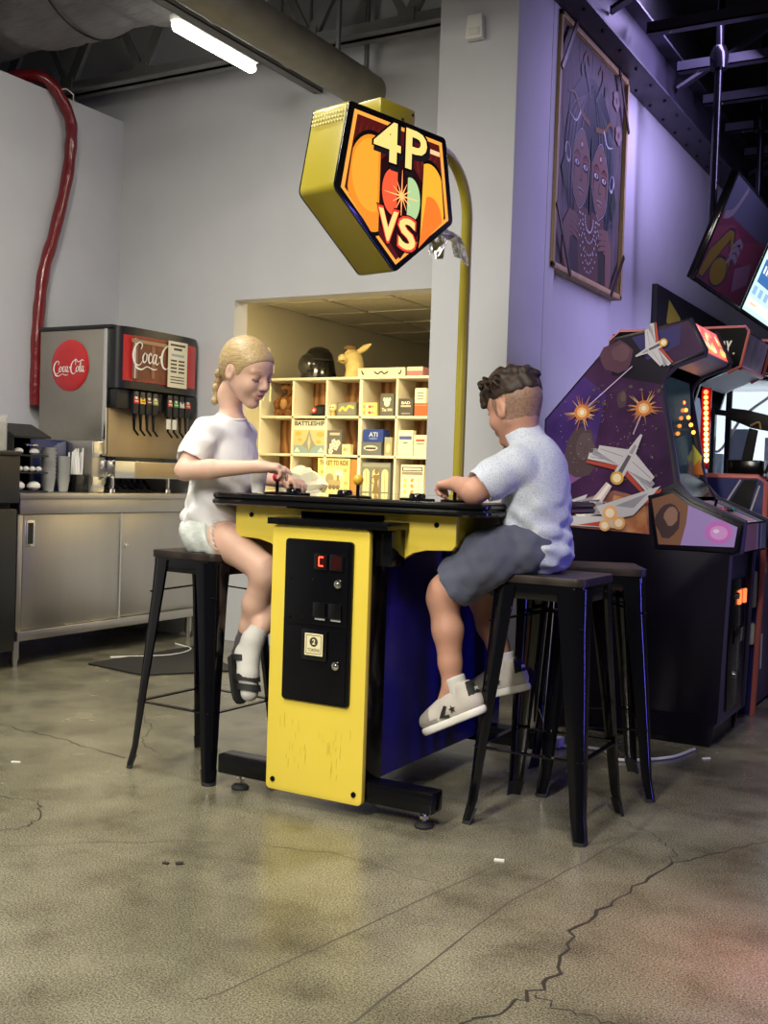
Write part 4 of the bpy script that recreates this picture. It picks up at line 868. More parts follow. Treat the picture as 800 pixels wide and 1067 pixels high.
for k in range(40): P.ell((rn.uniform(.04, .38), rn.uniform(.02, .11)), rn.uniform(.012, .05), rn.uniform(.008, .02), glow(((1, .62, .10), (1, .36, .04), (1, .80, .35), (.85, .08, .02))[k % 4], 1.0), rot=rn.uniform(-30, 30), n=7)
for k in range(7): P.stroke([(.05 + .05 * k, .035), (.06 + .05 * k, .085), (.085 + .05 * k, .05)], .012, glow((.75, .05, .03), .8))
P.build('marquee_print', mq, 'glowing red and yellow title print')
MB().prism([(-1.104, 1.592), (-1.112, 1.577), (-1.222, 1.533), (-1.214, 1.548)], 'y', 4.512, 4.938).build('marquee_soffit', mat('pale_soffit', (.55, .53, .56), .4), am)
MB().box((-1.16, 4.60, 1.566), (-1.14, 4.62, 1.572)).build('speaker_screw', M['blackmat'], am)
MB().prism([(-1.262, 1.50), (-1.225, 1.10), (-1.25, 1.08), (-1.5, 1.10), (-1.55, 1.50)], 'y', 4.54, 4.91).build('screen', mat('game_screen', (.012, .014, .016), .1, emit=(.05, .10, .14), es=.15), am)
bz = MB().prism([(-1.205, 1.10), (-1.135, 1.005), (-1.235, 1.06)], 'y', 4.512, 4.938).build('bezel', M['blacksat'], am)
P = Print((-1.26, 4.937, 1.08), (1, 0, 0), (0, 0, 1), lift=.0008)
P.poly([(-.05, .02), (.07, -.06), (.02, .06), (.0, .24), (-.06, .30)], flat((.10, .38, .08))); P.poly([(-.03, .06), (.05, .0), (.06, .10), (-.02, .20)], flat((.75, .70, .10))); P.poly([(0, .02), (.07, .02), (.05, .09)], flat((.80, .25, .05)))
P.build('inner_art', am)
for k in range(6):
    MB().ball((-1.268 + .012 * k, 4.80, 1.44 - .032 * k), .009, 10).build('led_bulb', glow((1, .10 + .05 * k, .03), 4), am)
MB().prism([(-1.20, 1.02), (-1.128, .985), (-.925, .902), (-.938, .79), (-1.2, .79)], 'y', 4.512, 4.938).build('control_box', M['blacksat'], am)
u_ = Vector((.215, 0, -.086)).normalized(); P = Print((-1.128, 4.512, .986), (0, 1, 0), -u_, lift=.003)
for k, (a, b, c) in enumerate(((0, .20, (.72, .70, .74)), (.20, .30, (.62, .28, .26)), (.30, .36, (.75, .73, .76)), (.36, .43, (.10, .10, .26)), (.43, .506, (.34, .40, .42)))): P.rect(a * .842, -.215, b * .842, 0, flat(c, .3))
P.build('control_print', am)
MB().box((-.927, 4.512, .795), (-.916, 4.938, .905)).build('control_fascia', M['blacksat'], am)
P = Print((-.916, 4.512, .795), (0, 1, 0), (0, 0, 1), lift=.001)
for a, b, c in ((0, .20, (.60, .28, .30)), (.20, .28, (.66, .30, .30)), (.28, .31, (.75, .73, .76)), (.31, .37, (.10, .10, .28)), (.37, .39, (.75, .73, .76)), (.39, .506, (.30, .36, .38))): P.rect(a * .842, .0, b * .842, .108, flat(c, .3))
P.build('fascia_print', am)
for k, (y, c) in enumerate(((4.62, (.5, .03, .04)), (4.68, (.02, .02, .02)), (4.74, (.02, .02, .02)), (4.80, (.05, .25, .2)))):
    b_ = MB().lathe([(.016, 0), (.016, .008), (.013, .013), (.003, .014)], (-1.03, y, .950), 14, axis=(.37, 0, .93)).build('push_button', mat('button_%d' % k, c, .3), am)
MB().cyl((-1.06, 4.60, .958), (-1.05, 4.60, 1.0), .006, 8).build('joystick', M['blacksat'], am)
MB().box((-1.01, 4.512, .09), (-.985, 4.938, .79)).build('lower_front', mat('violet_grey_front', (.06, .055, .09), .4), am)
MB().box((-1.74, 4.512, 0), (-1.02, 4.938, .09)).build('base', cabm, am)
cdd = MB().box((-.985, 4.60, .13), (-.978, 4.88, .67)).build('coin_door', M['blacksat'], am, bevel=.003)
for y, z, m in ((4.70, .60, M['chrome']), (4.70, .27, M['chrome'])): MB().lathe([(.014, 0), (.014, .012), (.006, .014)], (-.978, y, z), 12, axis=(1, 0, 0)).build('lock', m, cdd)
for y in (4.73, 4.83): MB().box((-.978, y, .56), (-.968, y + .035, .62)).build('coin_slot', mat('orange_lit_slot', (.5, .1, .04), .3, emit=(1, .18, .05), es=1.5), cdd, bevel=.003)
MB().box((-.978, 4.68, .40), (-.970, 4.86, .46)).build('coin_return', M['blackgloss'], cdd, bevel=.003)
MB().prism([(-1.70, .03), (-1.06, .03), (-1.06, .12), (-1.70, .12)], 'y', 4.482, 4.49).build('kick_plate', cabm, am)
# printed side art
P = Print((0, 4.49, 0), (1, 0, 0), (0, 0, 1), lift=.0008)
vio = mat('nebula_print', (.014, .004, .022), .35, col2=(.060, .018, .075), nscale=5, spec=.2); ART = [(-1.762, .862), (-1.762, 1.312), (-1.47, 1.648), (-1.168, 1.716), (-1.104, 1.594), (-1.225, 1.545), (-1.272, 1.46), (-1.20, 1.06), (-1.305, 1.0), (-1.292, .842)]
P.poly(ART, vio)
P.poly([(-1.762, 1.06), (-1.762, 1.312), (-1.60, 1.498), (-1.50, 1.42), (-1.55, 1.15), (-1.68, 1.06)], mat('blue_nebula_print', (.022, .008, .075), .35, col2=(.07, .03, .19), nscale=5, spec=.2))
P.poly([(-1.762, 1.06), (-1.762, 1.19), (-1.65, 1.16), (-1.58, 1.08), (-1.70, 1.0), (-1.762, 1.0)], flat((.20, .08, .26), .35))
P.poly([(-1.762, .99), (-1.762, 1.09), (-1.70, 1.07), (-1.66, 1.0), (-1.70, .96)], flat((.50, .24, .14), .35))
P.poly([(-1.762, .862), (-1.762, 1.0), (-1.62, .97), (-1.45, 1.02), (-1.305, .99), (-1.292, .845)], mat('ember_print', (.16, .05, .06), .35, col2=(.42, .20, .12), nscale=9, spec=.2))
P.poly([(-1.47, .852), (-1.45, 1.0), (-1.32, .98), (-1.296, .845)], mat('flame_print', (.34, .10, .05), .35, col2=(.70, .36, .16), nscale=12, spec=.2))
P.poly([(-1.47, 1.648), (-1.30, 1.686), (-1.23, 1.55), (-1.272, 1.46), (-1.48, 1.50)], flat((.010, .006, .016), .35))
P.poly([(-1.40, 1.655), (-1.20, 1.70), (-1.20, 1.62), (-1.33, 1.56)], flat((.035, .028, .13), .35))
rk = flat((.075, .045, .055), .4); rk2 = flat((.13, .075, .075), .4)
def rock(cx, cz, rx, rz, seed, m1, m2):
    r_ = random.Random(seed); base = [(cx + rx * math.cos(a) * r_.uniform(.82, 1.08), cz + rz * math.sin(a) * r_.uniform(.82, 1.08)) for a in [2 * math.pi * k / 13 for k in range(13)]]
    P.poly(base, m1); P.poly([(cx + (x - cx) * .55 + rx * .22, cz + (z - cz) * .55 + rz * .25) for x, z in base], m2)
rock(-1.46, 1.575, .075, .07, 1, flat((.10, .04, .07), .4), flat((.14, .07, .09), .4)); rock(-1.60, 1.17, .075, .12, 2, rk, flat((.10, .065, .075), .4)); rock(-1.43, 1.40, .022, .04, 3, rk, rk2)
r_ = random.Random(9)
for k in range(70): rock(r_.uniform(-1.62, -1.24), r_.uniform(1.06, 1.46), r_.uniform(.0015, .010), r_.uniform(.0015, .011), k, rk, rk2)
for k in range(60): P.ell((r_.uniform(-1.70, -1.28), r_.uniform(1.1, 1.44)), .0016, .0016, flat((.6, .55, .7)), n=5)
for cx, cz in ((-1.60, 1.345), (-1.335, 1.362)):
    for k in range(40): a = r_.uniform(0, 6.28); l = r_.uniform(.030, .085); P.stroke([(cx + .02 * math.cos(a), cz + .02 * math.sin(a)), (cx + l * math.cos(a), cz + l * math.sin(a))], [.005, .0008], flat((.55, .18, .06) if k % 2 else (.75, .45, .2)))
    P.ell((cx, cz), .034, .032, flat((.62, .20, .06))); P.ell((cx, cz), .022, .021, flat((.85, .50, .20))); P.ell((cx, cz), .010, .010, flat((.9, .8, .65)))
P.stroke([(-1.575, 1.37), (-1.39, 1.535)], .004, flat((.55, .45, .65))); P.stroke([(-1.375, 1.255), (-1.345, 1.33)], .004, flat((.55, .45, .65)))
wt = flat((.54, .52, .55), .4); gy = flat((.30, .29, .33), .4); dkk = flat((.10, .09, .12), .4); rdm = flat((.42, .06, .04), .4)
def ship(cx, cz, s, ang, m=wt):
    c_, s_ = math.cos(R(ang)), math.sin(R(ang))
    def T(pts): return [(cx + s * (x * c_ - y * s_), cz + s * (x * s_ + y * c_)) for x, y in pts]
    for sg in (1, -1):
        for k, (l, a0) in enumerate(((1.0, 0), (.92, .22), (.78, .42))):
            P.poly(T([(-.10, sg * .10), (-.36 + a0 * .7, sg * (.30 + .62 * l)), (-.20 + a0 * .7, sg * (.34 + .62 * l)), (.22 + a0 * .35, sg * .10)]), (m, gy, m)[k])
            P.stroke(T([(-.02 + a0 * .4, sg * .14), (-.27 + a0 * .7, sg * (.30 + .58 * l))]), .012 * s, dkk)
        P.poly(T([(-.10, sg * .12), (-.40, sg * .92), (-.46, sg * .90), (-.24, sg * .12)]), rdm)
    P.poly(T([(-.35, -.14), (-.35, .14), (.30, .12), (.85, .03), (.85, -.03), (.30, -.12)]), m); P.poly(T([(-.30, -.06), (-.30, .06), (.25, .045), (.25, -.045)]), dkk)
    P.poly(T([(.30, .05), (.55, .03), (.55, -.03), (.30, -.05)]), gy)
    P.ell(T([(-.40, 0)])[0], .17 * s, .17 * s, flat((.62, .34, .06))); P.ell(T([(-.40, 0)])[0], .11 * s, .11 * s, flat((.85, .72, .45)))
ship(-1.405, 1.13, .165, 62)
tr_ = [(-1.468, 1.045), (-1.53, .96), (-1.60, .90)]; P.stroke(tr_, [.03, .045, .07], flat((.62, .50, .52)), 4); P.stroke(tr_, [.012, .02, .03], flat((.82, .74, .70)), 4)
ship(-1.30, 1.612, .10, 205)
for k in range(7): P.poly([(-1.66 + .03 * k, .90 + .012 * (k % 3)), (-1.60 + .032 * k, .92), (-1.56 + .028 * k, 1.0 - .01 * k), (-1.64 + .03 * k, .97)], (wt, gy, dkk)[k % 3])
P.poly([(-1.50, .935), (-1.245, 1.035), (-1.26, .99), (-1.47, .90)], rdm); P.poly([(-1.52, .95), (-1.25, 1.045), (-1.36, .92), (-1.48, .89)], wt); P.poly([(-1.44, .955), (-1.30, 1.015), (-1.36, .95)], gy)
P.poly([(-1.66, .865), (-1.40, .862), (-1.47, .91), (-1.62, .905)], wt); P.poly([(-1.60, .868), (-1.45, .865), (-1.49, .89)], rdm)
for cx, cz, rr in ((-1.46, .925, .032), (-1.42, .885, .028), (-1.48, .872, .024)): P.ell((cx, cz), rr, rr, flat((.80, .42, .16))); P.ell((cx, cz), rr * .6, rr * .6, flat((.9, .74, .55)))
P.build('side_art', am, 'painted space battle with white ships and explosions')
CT = [(-1.305, 1.005), (-1.20, 1.035), (-1.128, .985), (-.920, .902), (-.932, .80), (-.955, .788), (-1.265, .788)]
MB().prism(CT, 'y', 4.478, 4.49).build('control_side', cabm, am, bevel=.004)
P = Print((0, 4.478, 0), (1, 0, 0), (0, 0, 1), lift=.001)
inn = [(-1.285, .990), (-1.20, 1.018), (-1.132, .970), (-.938, .892), (-.948, .812), (-1.25, .806)]
P.poly(inn, flat((.34, .24, .52), .35)); P.poly([(-1.285, .990), (-1.20, 1.018), (-1.135, .972), (-1.14, .90), (-1.16, .808), (-1.25, .806)], flat((.20, .095, .055), .4))
rock(-1.215, .905, .055, .075, 21, flat((.055, .03, .035), .4), flat((.26, .15, .11), .4))
P.ell((-1.01, .868), .055, .045, flat((.52, .16, .50), .35)); P.ell((-1.01, .866), .035, .028, flat((.62, .30, .62), .35)); P.ell((-1.02, .872), .012, .008, flat((.75, .6, .8), .35))
P.build('control_side_art', am)

# ================================================================== gun game behind it
gm_ = thing('gun_arcade_cabinet', 'arcade gun cabinet with pink red trim and mounted toy rifle', 'arcade machine', (-1.35, 5.5, 0))
trim = mat('coral_trim', (.66, .17, .15), .35); cb = mat('navy_laminate', (.02, .025, .16), .35)
LOW = [(-1.75, 0), (-1.75, 1.06), (-1.72, 1.096), (-1.02, 1.096), (-.987, 1.07), (-.989, .647), (-1.005, 0)]
MB().prism(LOW, 'y', 5.25, 5.28).build('side_panel', cb, gm_); MB().prism(LOW, 'y', 5.77, 5.80).build('side_panel', cb, gm_)
for y in (5.265, 5.785): MB().tube([(x, y, z) for x, z in LOW[1:]], .017, 8).build('trim_molding', trim, gm_)
MB().prism([(-1.72, .02), (-1.72, 1.08), (-1.06, 1.08), (-1.02, .66), (-1.03, .02)], 'y', 5.28, 5.77).build('lower_body', M['blacksat'], gm_)
P = Print((-1.02, 5.29, .02), (0, 1, 0), (0, 0, 1), lift=.001); P.rect(0, 0, .47, .62, flat((.03, .03, .10), .4)); P.text('T', .02, .16, .18, .38, flat((.75, .73, .78)), .05); P.rect(.20, .16, .24, .33, flat((.75, .73, .78))); P.text('D', .05, .42, .10, .48, flat((.75, .73, .78)), .05); P.build('front_print', gm_)
P = Print((0, 5.25, 0), (1, 0, 0), (0, 0, 1), lift=.0012)
P.poly([(-1.17, .93), (-1.08, 1.085), (-.99 - .03, 1.085), (-1.05, .95), (-1.04, .86), (-1.17, .86)], flat((.008, .008, .01), .4)); P.stroke([(-1.185, .93), (-1.095, 1.085)], .008, wt); P.stroke([(-1.045, .94), (-1.01, 1.06)], .008, wt); P.stroke([(-1.05, .93), (-1.035, .88), (-1.055, .82)], .012, wt)
P.build('side_print', gm_)
for z0_, h_ in ((.88, .05), (.50, .17), (.33, .10)): MB().box((-1.10, 5.215, z0_), (-1.00, 5.249, z0_ + h_)).build('bumper', M['offwhite'], gm_, bevel=.01)
HEAD = [(-1.75, 1.42), (-1.75, 1.74), (-1.70, 1.786), (-1.105, 1.786), (-1.093, 1.77), (-1.124, 1.611), (-1.18, 1.585), (-1.30, 1.53), (-1.33, 1.42)]
MB().prism(HEAD, 'y', 5.25, 5.275).build('head_panel', M['blacksat'], gm_); MB().prism(HEAD, 'y', 5.775, 5.80).build('head_panel', M['blacksat'], gm_)
for y in (5.262, 5.787): MB().tube([(x, y, z) for x, z in HEAD[1:7]], .012, 8).build('trim_molding', trim, gm_)
MB().box((-1.74, 5.275, 1.76), (-1.11, 5.775, 1.78)).build('head_roof', M['blacksat'], gm_)
MB().prism([(-1.105, 1.765), (-1.095, 1.765), (-1.128, 1.615), (-1.138, 1.615)], 'y', 5.28, 5.77).build('marquee', mat('grey_marquee', (.18, .17, .19), .3, col2=(.42, .40, .42), nscale=9), gm_)
MB().tube([(-1.128, 5.28, 1.608), (-1.128, 5.77, 1.608)], .014, 8).build('marquee_rail', mat('red_rail', (.5, .03, .06), .35), gm_)
MB().prism([(-1.135, 1.604), (-1.19, 1.580), (-1.31, 1.525), (-1.305, 1.545), (-1.18, 1.60)], 'y', 5.275, 5.775).build('soffit', mat('pale_soffit', (.55, .53, .56), .4), gm_)
MB().box((-1.75, 5.26, 1.09), (-1.34, 5.30, 1.45)).box((-1.75, 5.75, 1.09), (-1.34, 5.79, 1.45)).box((-1.75, 5.26, 1.09), (-1.70, 5.79, 1.45)).build('tower', M['blacksat'], gm_)
MB().prism([(-1.42, 1.10), (-1.36, 1.10), (-1.42, 1.50), (-1.48, 1.50)], 'y', 5.31, 5.74).build('screen', mat('dim_screen', (.05, .06, .09), .15, emit=(.25, .33, .5), es=.5), gm_)
P = Print((0, 5.25, 0), (1, 0, 0), (0, 0, 1), lift=.0012); P.text('AY', -1.216, 1.665, -1.160, 1.728, flat((.90, .86, .78)), .05, .25); P.ell((-1.152, 1.668), .005, .005, flat((.6, .55, .5)), n=8); P.build('head_lettering', gm_, 'pale bold lettering')
for k in range(14):
    MB().ball((-1.270 + .0012 * k, 5.245, 1.49 - .0245 * k), .011, 10).build('led_bulb', glow((1, .10 + .06 * k, .03 + .012 * k), 5.5), gm_)
MB().box((-1.290, 5.25, 1.13), (-1.245, 5.262, 1.51)).build('led_strip', M['red'], gm_)
gp = MB().box((-1.19, 5.38, 1.097), (-1.035, 5.56, 1.18)).build('gun_pedestal', M['blacksat'], gm_, bevel=.006)
gn = MB()
gn.prism([(-1.16, 1.36), (-1.21, 1.375), (-1.225, 1.40), (-1.20, 1.43), (-1.12, 1.42), (-1.02, 1.395), (-.94, 1.37), (-.94, 1.31), (-1.02, 1.32), (-1.10, 1.335)], 'y', 5.44, 5.49).build('rifle_body', M['blackmat'], gm_, bevel=.006)
MB().cyl((-1.20, 5.465, 1.402), (-1.27, 5.465, 1.412), .014, 10).build('barrel', M['blackmat'], gm_)
MB().prism([(-1.11, 1.335), (-1.07, 1.325), (-1.09, 1.18), (-1.14, 1.18)], 'y', 5.45, 5.48).build('grip', M['blackmat'], gm_, bevel=.005)
MB().tube(spline([(-1.10, 5.44, 1.345), (-1.06, 5.425, 1.36), (-1.05, 5.43, 1.33)], 5), .005, 6).build('trigger_cord', mat('brass_wire', (.45, .30, .10), .4), gm_)
MB().tube(spline([(-1.00, 5.45, 1.32), (-.99, 5.46, 1.22), (-1.03, 5.47, 1.12)], 6), .008, 6).build('gun_cable', M['blackmat'], gm_)
# lit glass prize cabinet behind
pzc = thing('prize_cabinet', 'brightly lit glass prize cabinet behind the gun game', 'vending machine', (-1.6, 6.7, 0))
MB().box((-2.15, 6.30, 0), (-.80, 7.1, .85)).build('base', M['white'], pzc, bevel=.01)
MB().box((-2.15, 6.30, 1.64), (-.80, 7.1, 1.68)).build('top', M['blackgloss'], pzc, bevel=.01)
MB().box((-2.13, 7.04, .85), (-.82, 7.08, 1.64)).build('light_wall', mat('backlit_wall', (.75, .82, .90), .5, emit=(.78, .90, 1.0), es=1.5, col2=(.55, .66, .76), nscale=5), pzc)
for x in (-2.14, -1.62, -1.40, -.83): MB().box((x - .014, 6.31, .85), (x + .014, 6.34, 1.64)).build('post', M['blackmat'] if x == -1.40 else M['chrome'], pzc)
MB().box((-2.14, 6.318, .85), (-.82, 6.324, 1.64)).build('pane', M['glass'], pzc)
for k, (x, z, w_, h_) in enumerate(((-1.75, .851, .20, .40), (-1.30, .851, .12, .50), (-1.13, .851, .18, .42), (-1.52, .851, .12, .55), (-1.14, 1.272, .14, .08))):
    MB().box((x, 6.85, z), (x + w_, 6.95, z + h_)).build('prize_box', flat(((.55, .66, .72), (.30, .42, .48), (.62, .70, .76), (.20, .26, .32), (.45, .58, .66))[k]), bevel=.004); tag(bpy.data.objects['prize_box' + ('.%03d' % k if k else '')], ('pale blue prize box at the left inside the lit cabinet', 'tall slate prize box inside the lit cabinet', 'palest prize box at the right inside the lit cabinet', 'small dark prize box high inside the lit cabinet', 'flat light blue prize box high inside the lit cabinet')[k], 'box', 'prizes in the lit glass cabinet')
MB().tube(spline([(-1.62, 6.5, 1.45), (-1.5, 6.5, 1.25), (-1.36, 6.5, 1.45), (-1.2, 6.5, 1.58)], 8), .008, 6).build('hanging_cord', M['white'], pzc)

# ================================================================== wall picture
pic = thing('wall_painting', 'tall framed painting of two mirrored long haired women', 'painting', (-2.2, 6.11, 2.18))
py0, py1, pz0, pz1, px = 5.525, 6.705, 2.185, 3.53, -2.165
for nm, a, b in (('frame_rail', (py0, pz0), (py1, pz0 + .03)), ('frame_rail', (py0, pz1 - .03), (py1, pz1)), ('frame_stile', (py0, pz0), (py0 + .03, pz1)), ('frame_stile', (py1 - .03, pz0), (py1, pz1))):
    MB().box((-2.228, a[0], a[1]), (px, b[0], b[1])).build(nm, M['pine'], pic, bevel=.003)
MB().box((-2.215, py0 + .03, pz0 + .03), (-2.19, py1 - .03, pz1 - .03)).build('canvas', mat('mauve_canvas', (.045, .034, .040), .7, col2=(.11, .085, .09), nscale=5, stretch=(1, 6, 1)), pic)
for (a, b) in (((py0 + .02, pz1 - .30), (py0 + .22, pz1 + .005)), ((py1 - .22, pz1 + .005), (py1 + .002, pz1 - .32)), ((py0 + .02, pz0 + .34), (py0 + .26, pz0 - .005)), ((py1 - .22, pz0 - .005), (py1 + .002, pz0 + .27))):
    MB().bar((px + .004, a[0], a[1]), (px + .004, b[0], b[1]), .028, .006, (1, 0, 0)).build('leather_strap', mat('dark_leather', (.035, .015, .012), .5), pic)
pf = lambda c: flat(tuple(v * .5 for v in c))
W_, H_ = py1 - py0, pz1 - pz0
P = Print((-2.19, py0, pz0), (0, 1, 0), (0, 0, 1), lift=.001, step=.00002); r_ = random.Random(12)
skn = pf((.34, .20, .165)); hair = pf((.035, .045, .065)); hair2 = pf((.10, .11, .14)); lin = pf((.02, .015, .02)); wht = pf((.95, .92, 1.0)); gold = pf((.32, .16, .05)); grn = pf((.06, .10, .07)); redb = pf((.35, .08, .05)); mau = pf((.26, .20, .24))
for k in range(40): x = r_.uniform(.04, W_ - .04); z = r_.uniform(.05, H_ - .1); P.stroke([(x, z), (x + r_.uniform(-.06, .06), z + r_.uniform(.08, .22))], [.004, .016, .003], (mau, pf((.15, .11, .13)), pf((.07, .05, .065)))[k % 3])
C_ = W_ * .5
P.poly([(C_ - .34, .38), (C_ - .43, .70), (C_ - .36, .98), (C_ - .20, 1.12), (C_, 1.17), (C_ + .20, 1.12), (C_ + .36, .98), (C_ + .43, .70), (C_ + .34, .38), (C_ + .12, .30), (C_ - .12, .30)], hair)
for k in range(46):
    s = -1 if k % 2 else 1; t = r_.uniform(0, 1); P.stroke([(C_ + s * t * .16, 1.12 - t * .1), (C_ + s * (.12 + t * .24), .86), (C_ + s * (.10 + t * .30), .6), (C_ + s * (.12 + t * .28), .40)], [.002, .009, .008, .002], (hair2, pf((.13, .13, .17)), pf((.05, .07, .06)))[k % 3], 4)
P.poly([(C_ - .42, .03), (C_ - .40, .30), (C_ - .22, .40), (C_, .42), (C_ + .22, .40), (C_ + .40, .30), (C_ + .42, .03)], pf((.20, .115, .10)))
P.poly([(C_ - .38, .03), (C_ - .34, .30), (C_ - .20, .36), (C_ - .14, .03)], pf((.10, .075, .085))); P.poly([(C_ + .20, .03), (C_ + .16, .30), (C_ + .30, .30), (C_ + .30, .03)], pf((.07, .07, .06)))
for k in range(60):
    sg = -1 if k % 2 else 1; t = r_.uniform(0, 1); P.stroke([(C_ + sg * t * .12, 1.14 - t * .1), (C_ + sg * (.10 + t * .30), .90), (C_ + sg * (.20 + t * .26), .6), (C_ + sg * (.18 + t * .28), .36)], [.002, .007, .006, .001], (pf((.22, .24, .28)), pf((.12, .10, .17)), pf((.10, .15, .13)), pf((.30, .27, .31)))[k % 4], 4)
for s in (-1, 1):
    fc = C_ + s * .160; QX = lambda d: fc + d * 1.32; QZ = lambda z: .41 + (z - .42) * .76
    P.poly([(QX(-s * .10), QZ(.44)), (QX(s * .07), QZ(.44)), (QX(s * .08), QZ(.28)), (QX(-s * .10), QZ(.26))], pf((.20, .11, .095)))
    for gg, mm in ((1.05, wht), (1.03, lin), (1, skn)):
        P.poly([(fc + (x - fc) * gg, z if gg == 1 else .62 + (z - .62) * gg) for x, z in spline([(QX(0), QZ(.42)), (QX(s * .075), QZ(.50)), (QX(s * .105), QZ(.66)), (QX(s * .10), QZ(.80)), (QX(s * .05), QZ(.92)), (QX(0), QZ(.98)), (QX(-s * .06), QZ(.90)), (QX(-s * .105), QZ(.78)), (QX(-s * .105), QZ(.66)), (QX(-s * .06), QZ(.50)), (QX(0), QZ(.42))], 4)[:-1]], mm)
    for e in (-1, 1):
        ex = fc + e * .068; ez = QZ(.725)
        P.ell((ex, ez), .050, .026, lin); P.ell((ex, ez + .003), .034, .015, wht); P.ell((ex + .006, ez + .002), .011, .012, lin)
        P.stroke([(ex - .05, ez + .026 + .008 * e * s), (ex, ez + .052), (ex + .05, ez + .034)], [.008, .026, .008], redb, 4); P.stroke([(ex - .05, ez + .038), (ex, ez + .066), (ex + .055, ez + .046)], [.004, .012, .003], lin, 4)
        P.stroke([(ex + e * .04, ez - .015), (ex + e * .045, ez - .06), (ex + e * .035, ez - .10)], [.016, .010, .003], lin)
    P.stroke([(QX(s * .004), QZ(.71)), (QX(-s * .014), QZ(.63)), (QX(s * .004), QZ(.612)), (QX(s * .02), QZ(.625))], [.004, .008, .008, .003], lin, 4)
    P.ell((fc, QZ(.545)), .048, .014, pf((.50, .42, .44))); P.ell((fc, QZ(.527)), .038, .014, pf((.42, .26, .26))); P.stroke([(fc - .045, QZ(.536)), (fc, QZ(.543)), (fc + .045, QZ(.536))], .007, lin, 3)
    P.ell((fc, QZ(.875)), .028, .030, redb, n=6); P.ell((fc, QZ(.878)), .013, .013, wht)
    P.ell((C_ + s * .375, .66), .040, .055, wht, rot=-s * 25); P.ell((C_ + s * .37, .666), .028, .045, hair, rot=-s * 25)
    P.stroke([(C_ + s * .05, .90), (C_ + s * .20, .93), (C_ + s * .30, 1.0), (C_ + s * .40, .98)], [.03, .026, .02, .004], gold, 5); P.stroke([(C_ + s * .20, .93), (C_ + s * .27, .86), (C_ + s * .38, .88)], [.02, .012, .003], wht, 4)
    P.stroke([(C_ + s * .04, 1.05), (C_ + s * .15, 1.20), (C_ + s * .13, 1.27), (C_ + s * .07, 1.22)], [.03, .028, .02, .01], pf((.10, .12, .14)), 5); P.stroke([(C_ + s * .09, 1.22), (C_ + s * .12, 1.275), (C_ + s * .17, 1.24), (C_ + s * .19, 1.16)], [.01, .02, .014, .006], redb, 5)
    P.ell((C_ + s * .20, 1.16), .018, .035, grn, rot=-s * 20)
    # hand and forearm
    P.poly([(C_ + s * .42, .03), (C_ + s * .41, .28), (C_ + s * .33, .36), (C_ + s * .22, .33), (C_ + s * .20, .25), (C_ + s * .30, .22), (C_ + s * .32, .03)], skn)
    for k in range(4): P.stroke([(C_ + s * .33, .355 - .030 * k), (C_ + s * .22, .350 - .034 * k), (C_ + s * .165, .325 - .032 * k)], [.030, .028, .020], skn, 4); P.stroke([(C_ + s * .30, .338 - .030 * k), (C_ + s * .18, .322 - .033 * k)], .005, lin)
    P.poly([(C_ - s * .0 + .30 * s + .1 * s, .45), (C_ + s * .47, .56), (C_ + s * .40, .66), (C_ + s * .36, .52)], grn)
for k, (w_, d_) in enumerate(((.07, .30), (.11, .24), (.15, .17), (.12, .12), (.17, .07))):
    pts = [(C_ + w_ * math.cos(R(a)), .38 + (d_ - .38) * math.sin(R(a))) for a in range(0, 181, 12)]
    for p in pts: P.ell(p, .0075, .0075, wht, n=7)
for fx, fz in ((W_ - .19, 1.17), (W_ - .13, .98)):
    for q in range(5): P.ell((fx + .035 * math.cos(q * 1.257), fz + .035 * math.sin(q * 1.257)), .03, .026, pf((.42, .33, .33)), n=10)
    P.ell((fx, fz), .02, .02, pf((.22, .10, .10)), n=10)
P.stroke([(C_, .40), (C_, .62), (C_, .84)], [.02, .03, .01], grn)
P.build('painted_figures', pic)

# ================================================================== dark board, screens
db = thing('dark_mural_board', 'black board on the hall wall behind the arcade machines', 'board', (-2.2, 9.8, 1.0))
MB().box((-2.229, 7.56, .9), (-2.19, 12.3, 2.435)).build('board', M['blackmat'], db, bevel=.004)
P = Print((-2.19, 7.56, .9), (0, 1, 0), (0, 0, 1), lift=.001); P.poly([(.25, 1.30), (.62, 1.30), (.62, 1.38), (.30, 1.47)], flat((.45, .36, .05))); P.rect(.30, 1.22, .50, 1.29, flat((.30, .30, .28))); P.build('poster', db)
def hall_tv(y, lab, art, dy):
    t = thing('hall_screen', lab, 'screen', (-1.65, y + .65, 2.6), 'tilted screens hung in the game hall')
    a = Vector((-1.75, 0, 2.31)); up = (Vector((-1.505, 0, 2.94)) - a); h = up.length; up.normalize(); n = Vector((up.z, 0, -up.x)); w = 1.3
    c = a + up * h / 2 + Vector((0, y + w / 2, 0)) - n * .025
    MB().obox(c, (0, 1, 0), up, n, (w / 2, h / 2, .025)).build('case', M['blackgloss'], t, bevel=.006)
    P = Print(a + Vector((0, y, 0)), (0, 1, 0), up, lift=.001); art(P, w, h); P.build('picture', t)
    px_, py_ = -1.72, y + dy
    MB().cyl((px_, py_, 2.62), (px_, py_, 4.4), .024, 14).build('mount_pole', M['blacksat'], t)
    MB().lathe([(.055, 3.66), (.06, 3.75), (.04, 3.80)], (px_, py_, 0), 12).build('pole_collar', M['blacksat'], t)
    MB().bar((px_, py_, 2.66), (c.x, c.y, c.z), .06, .03).build('bracket', M['blacksat'], t)
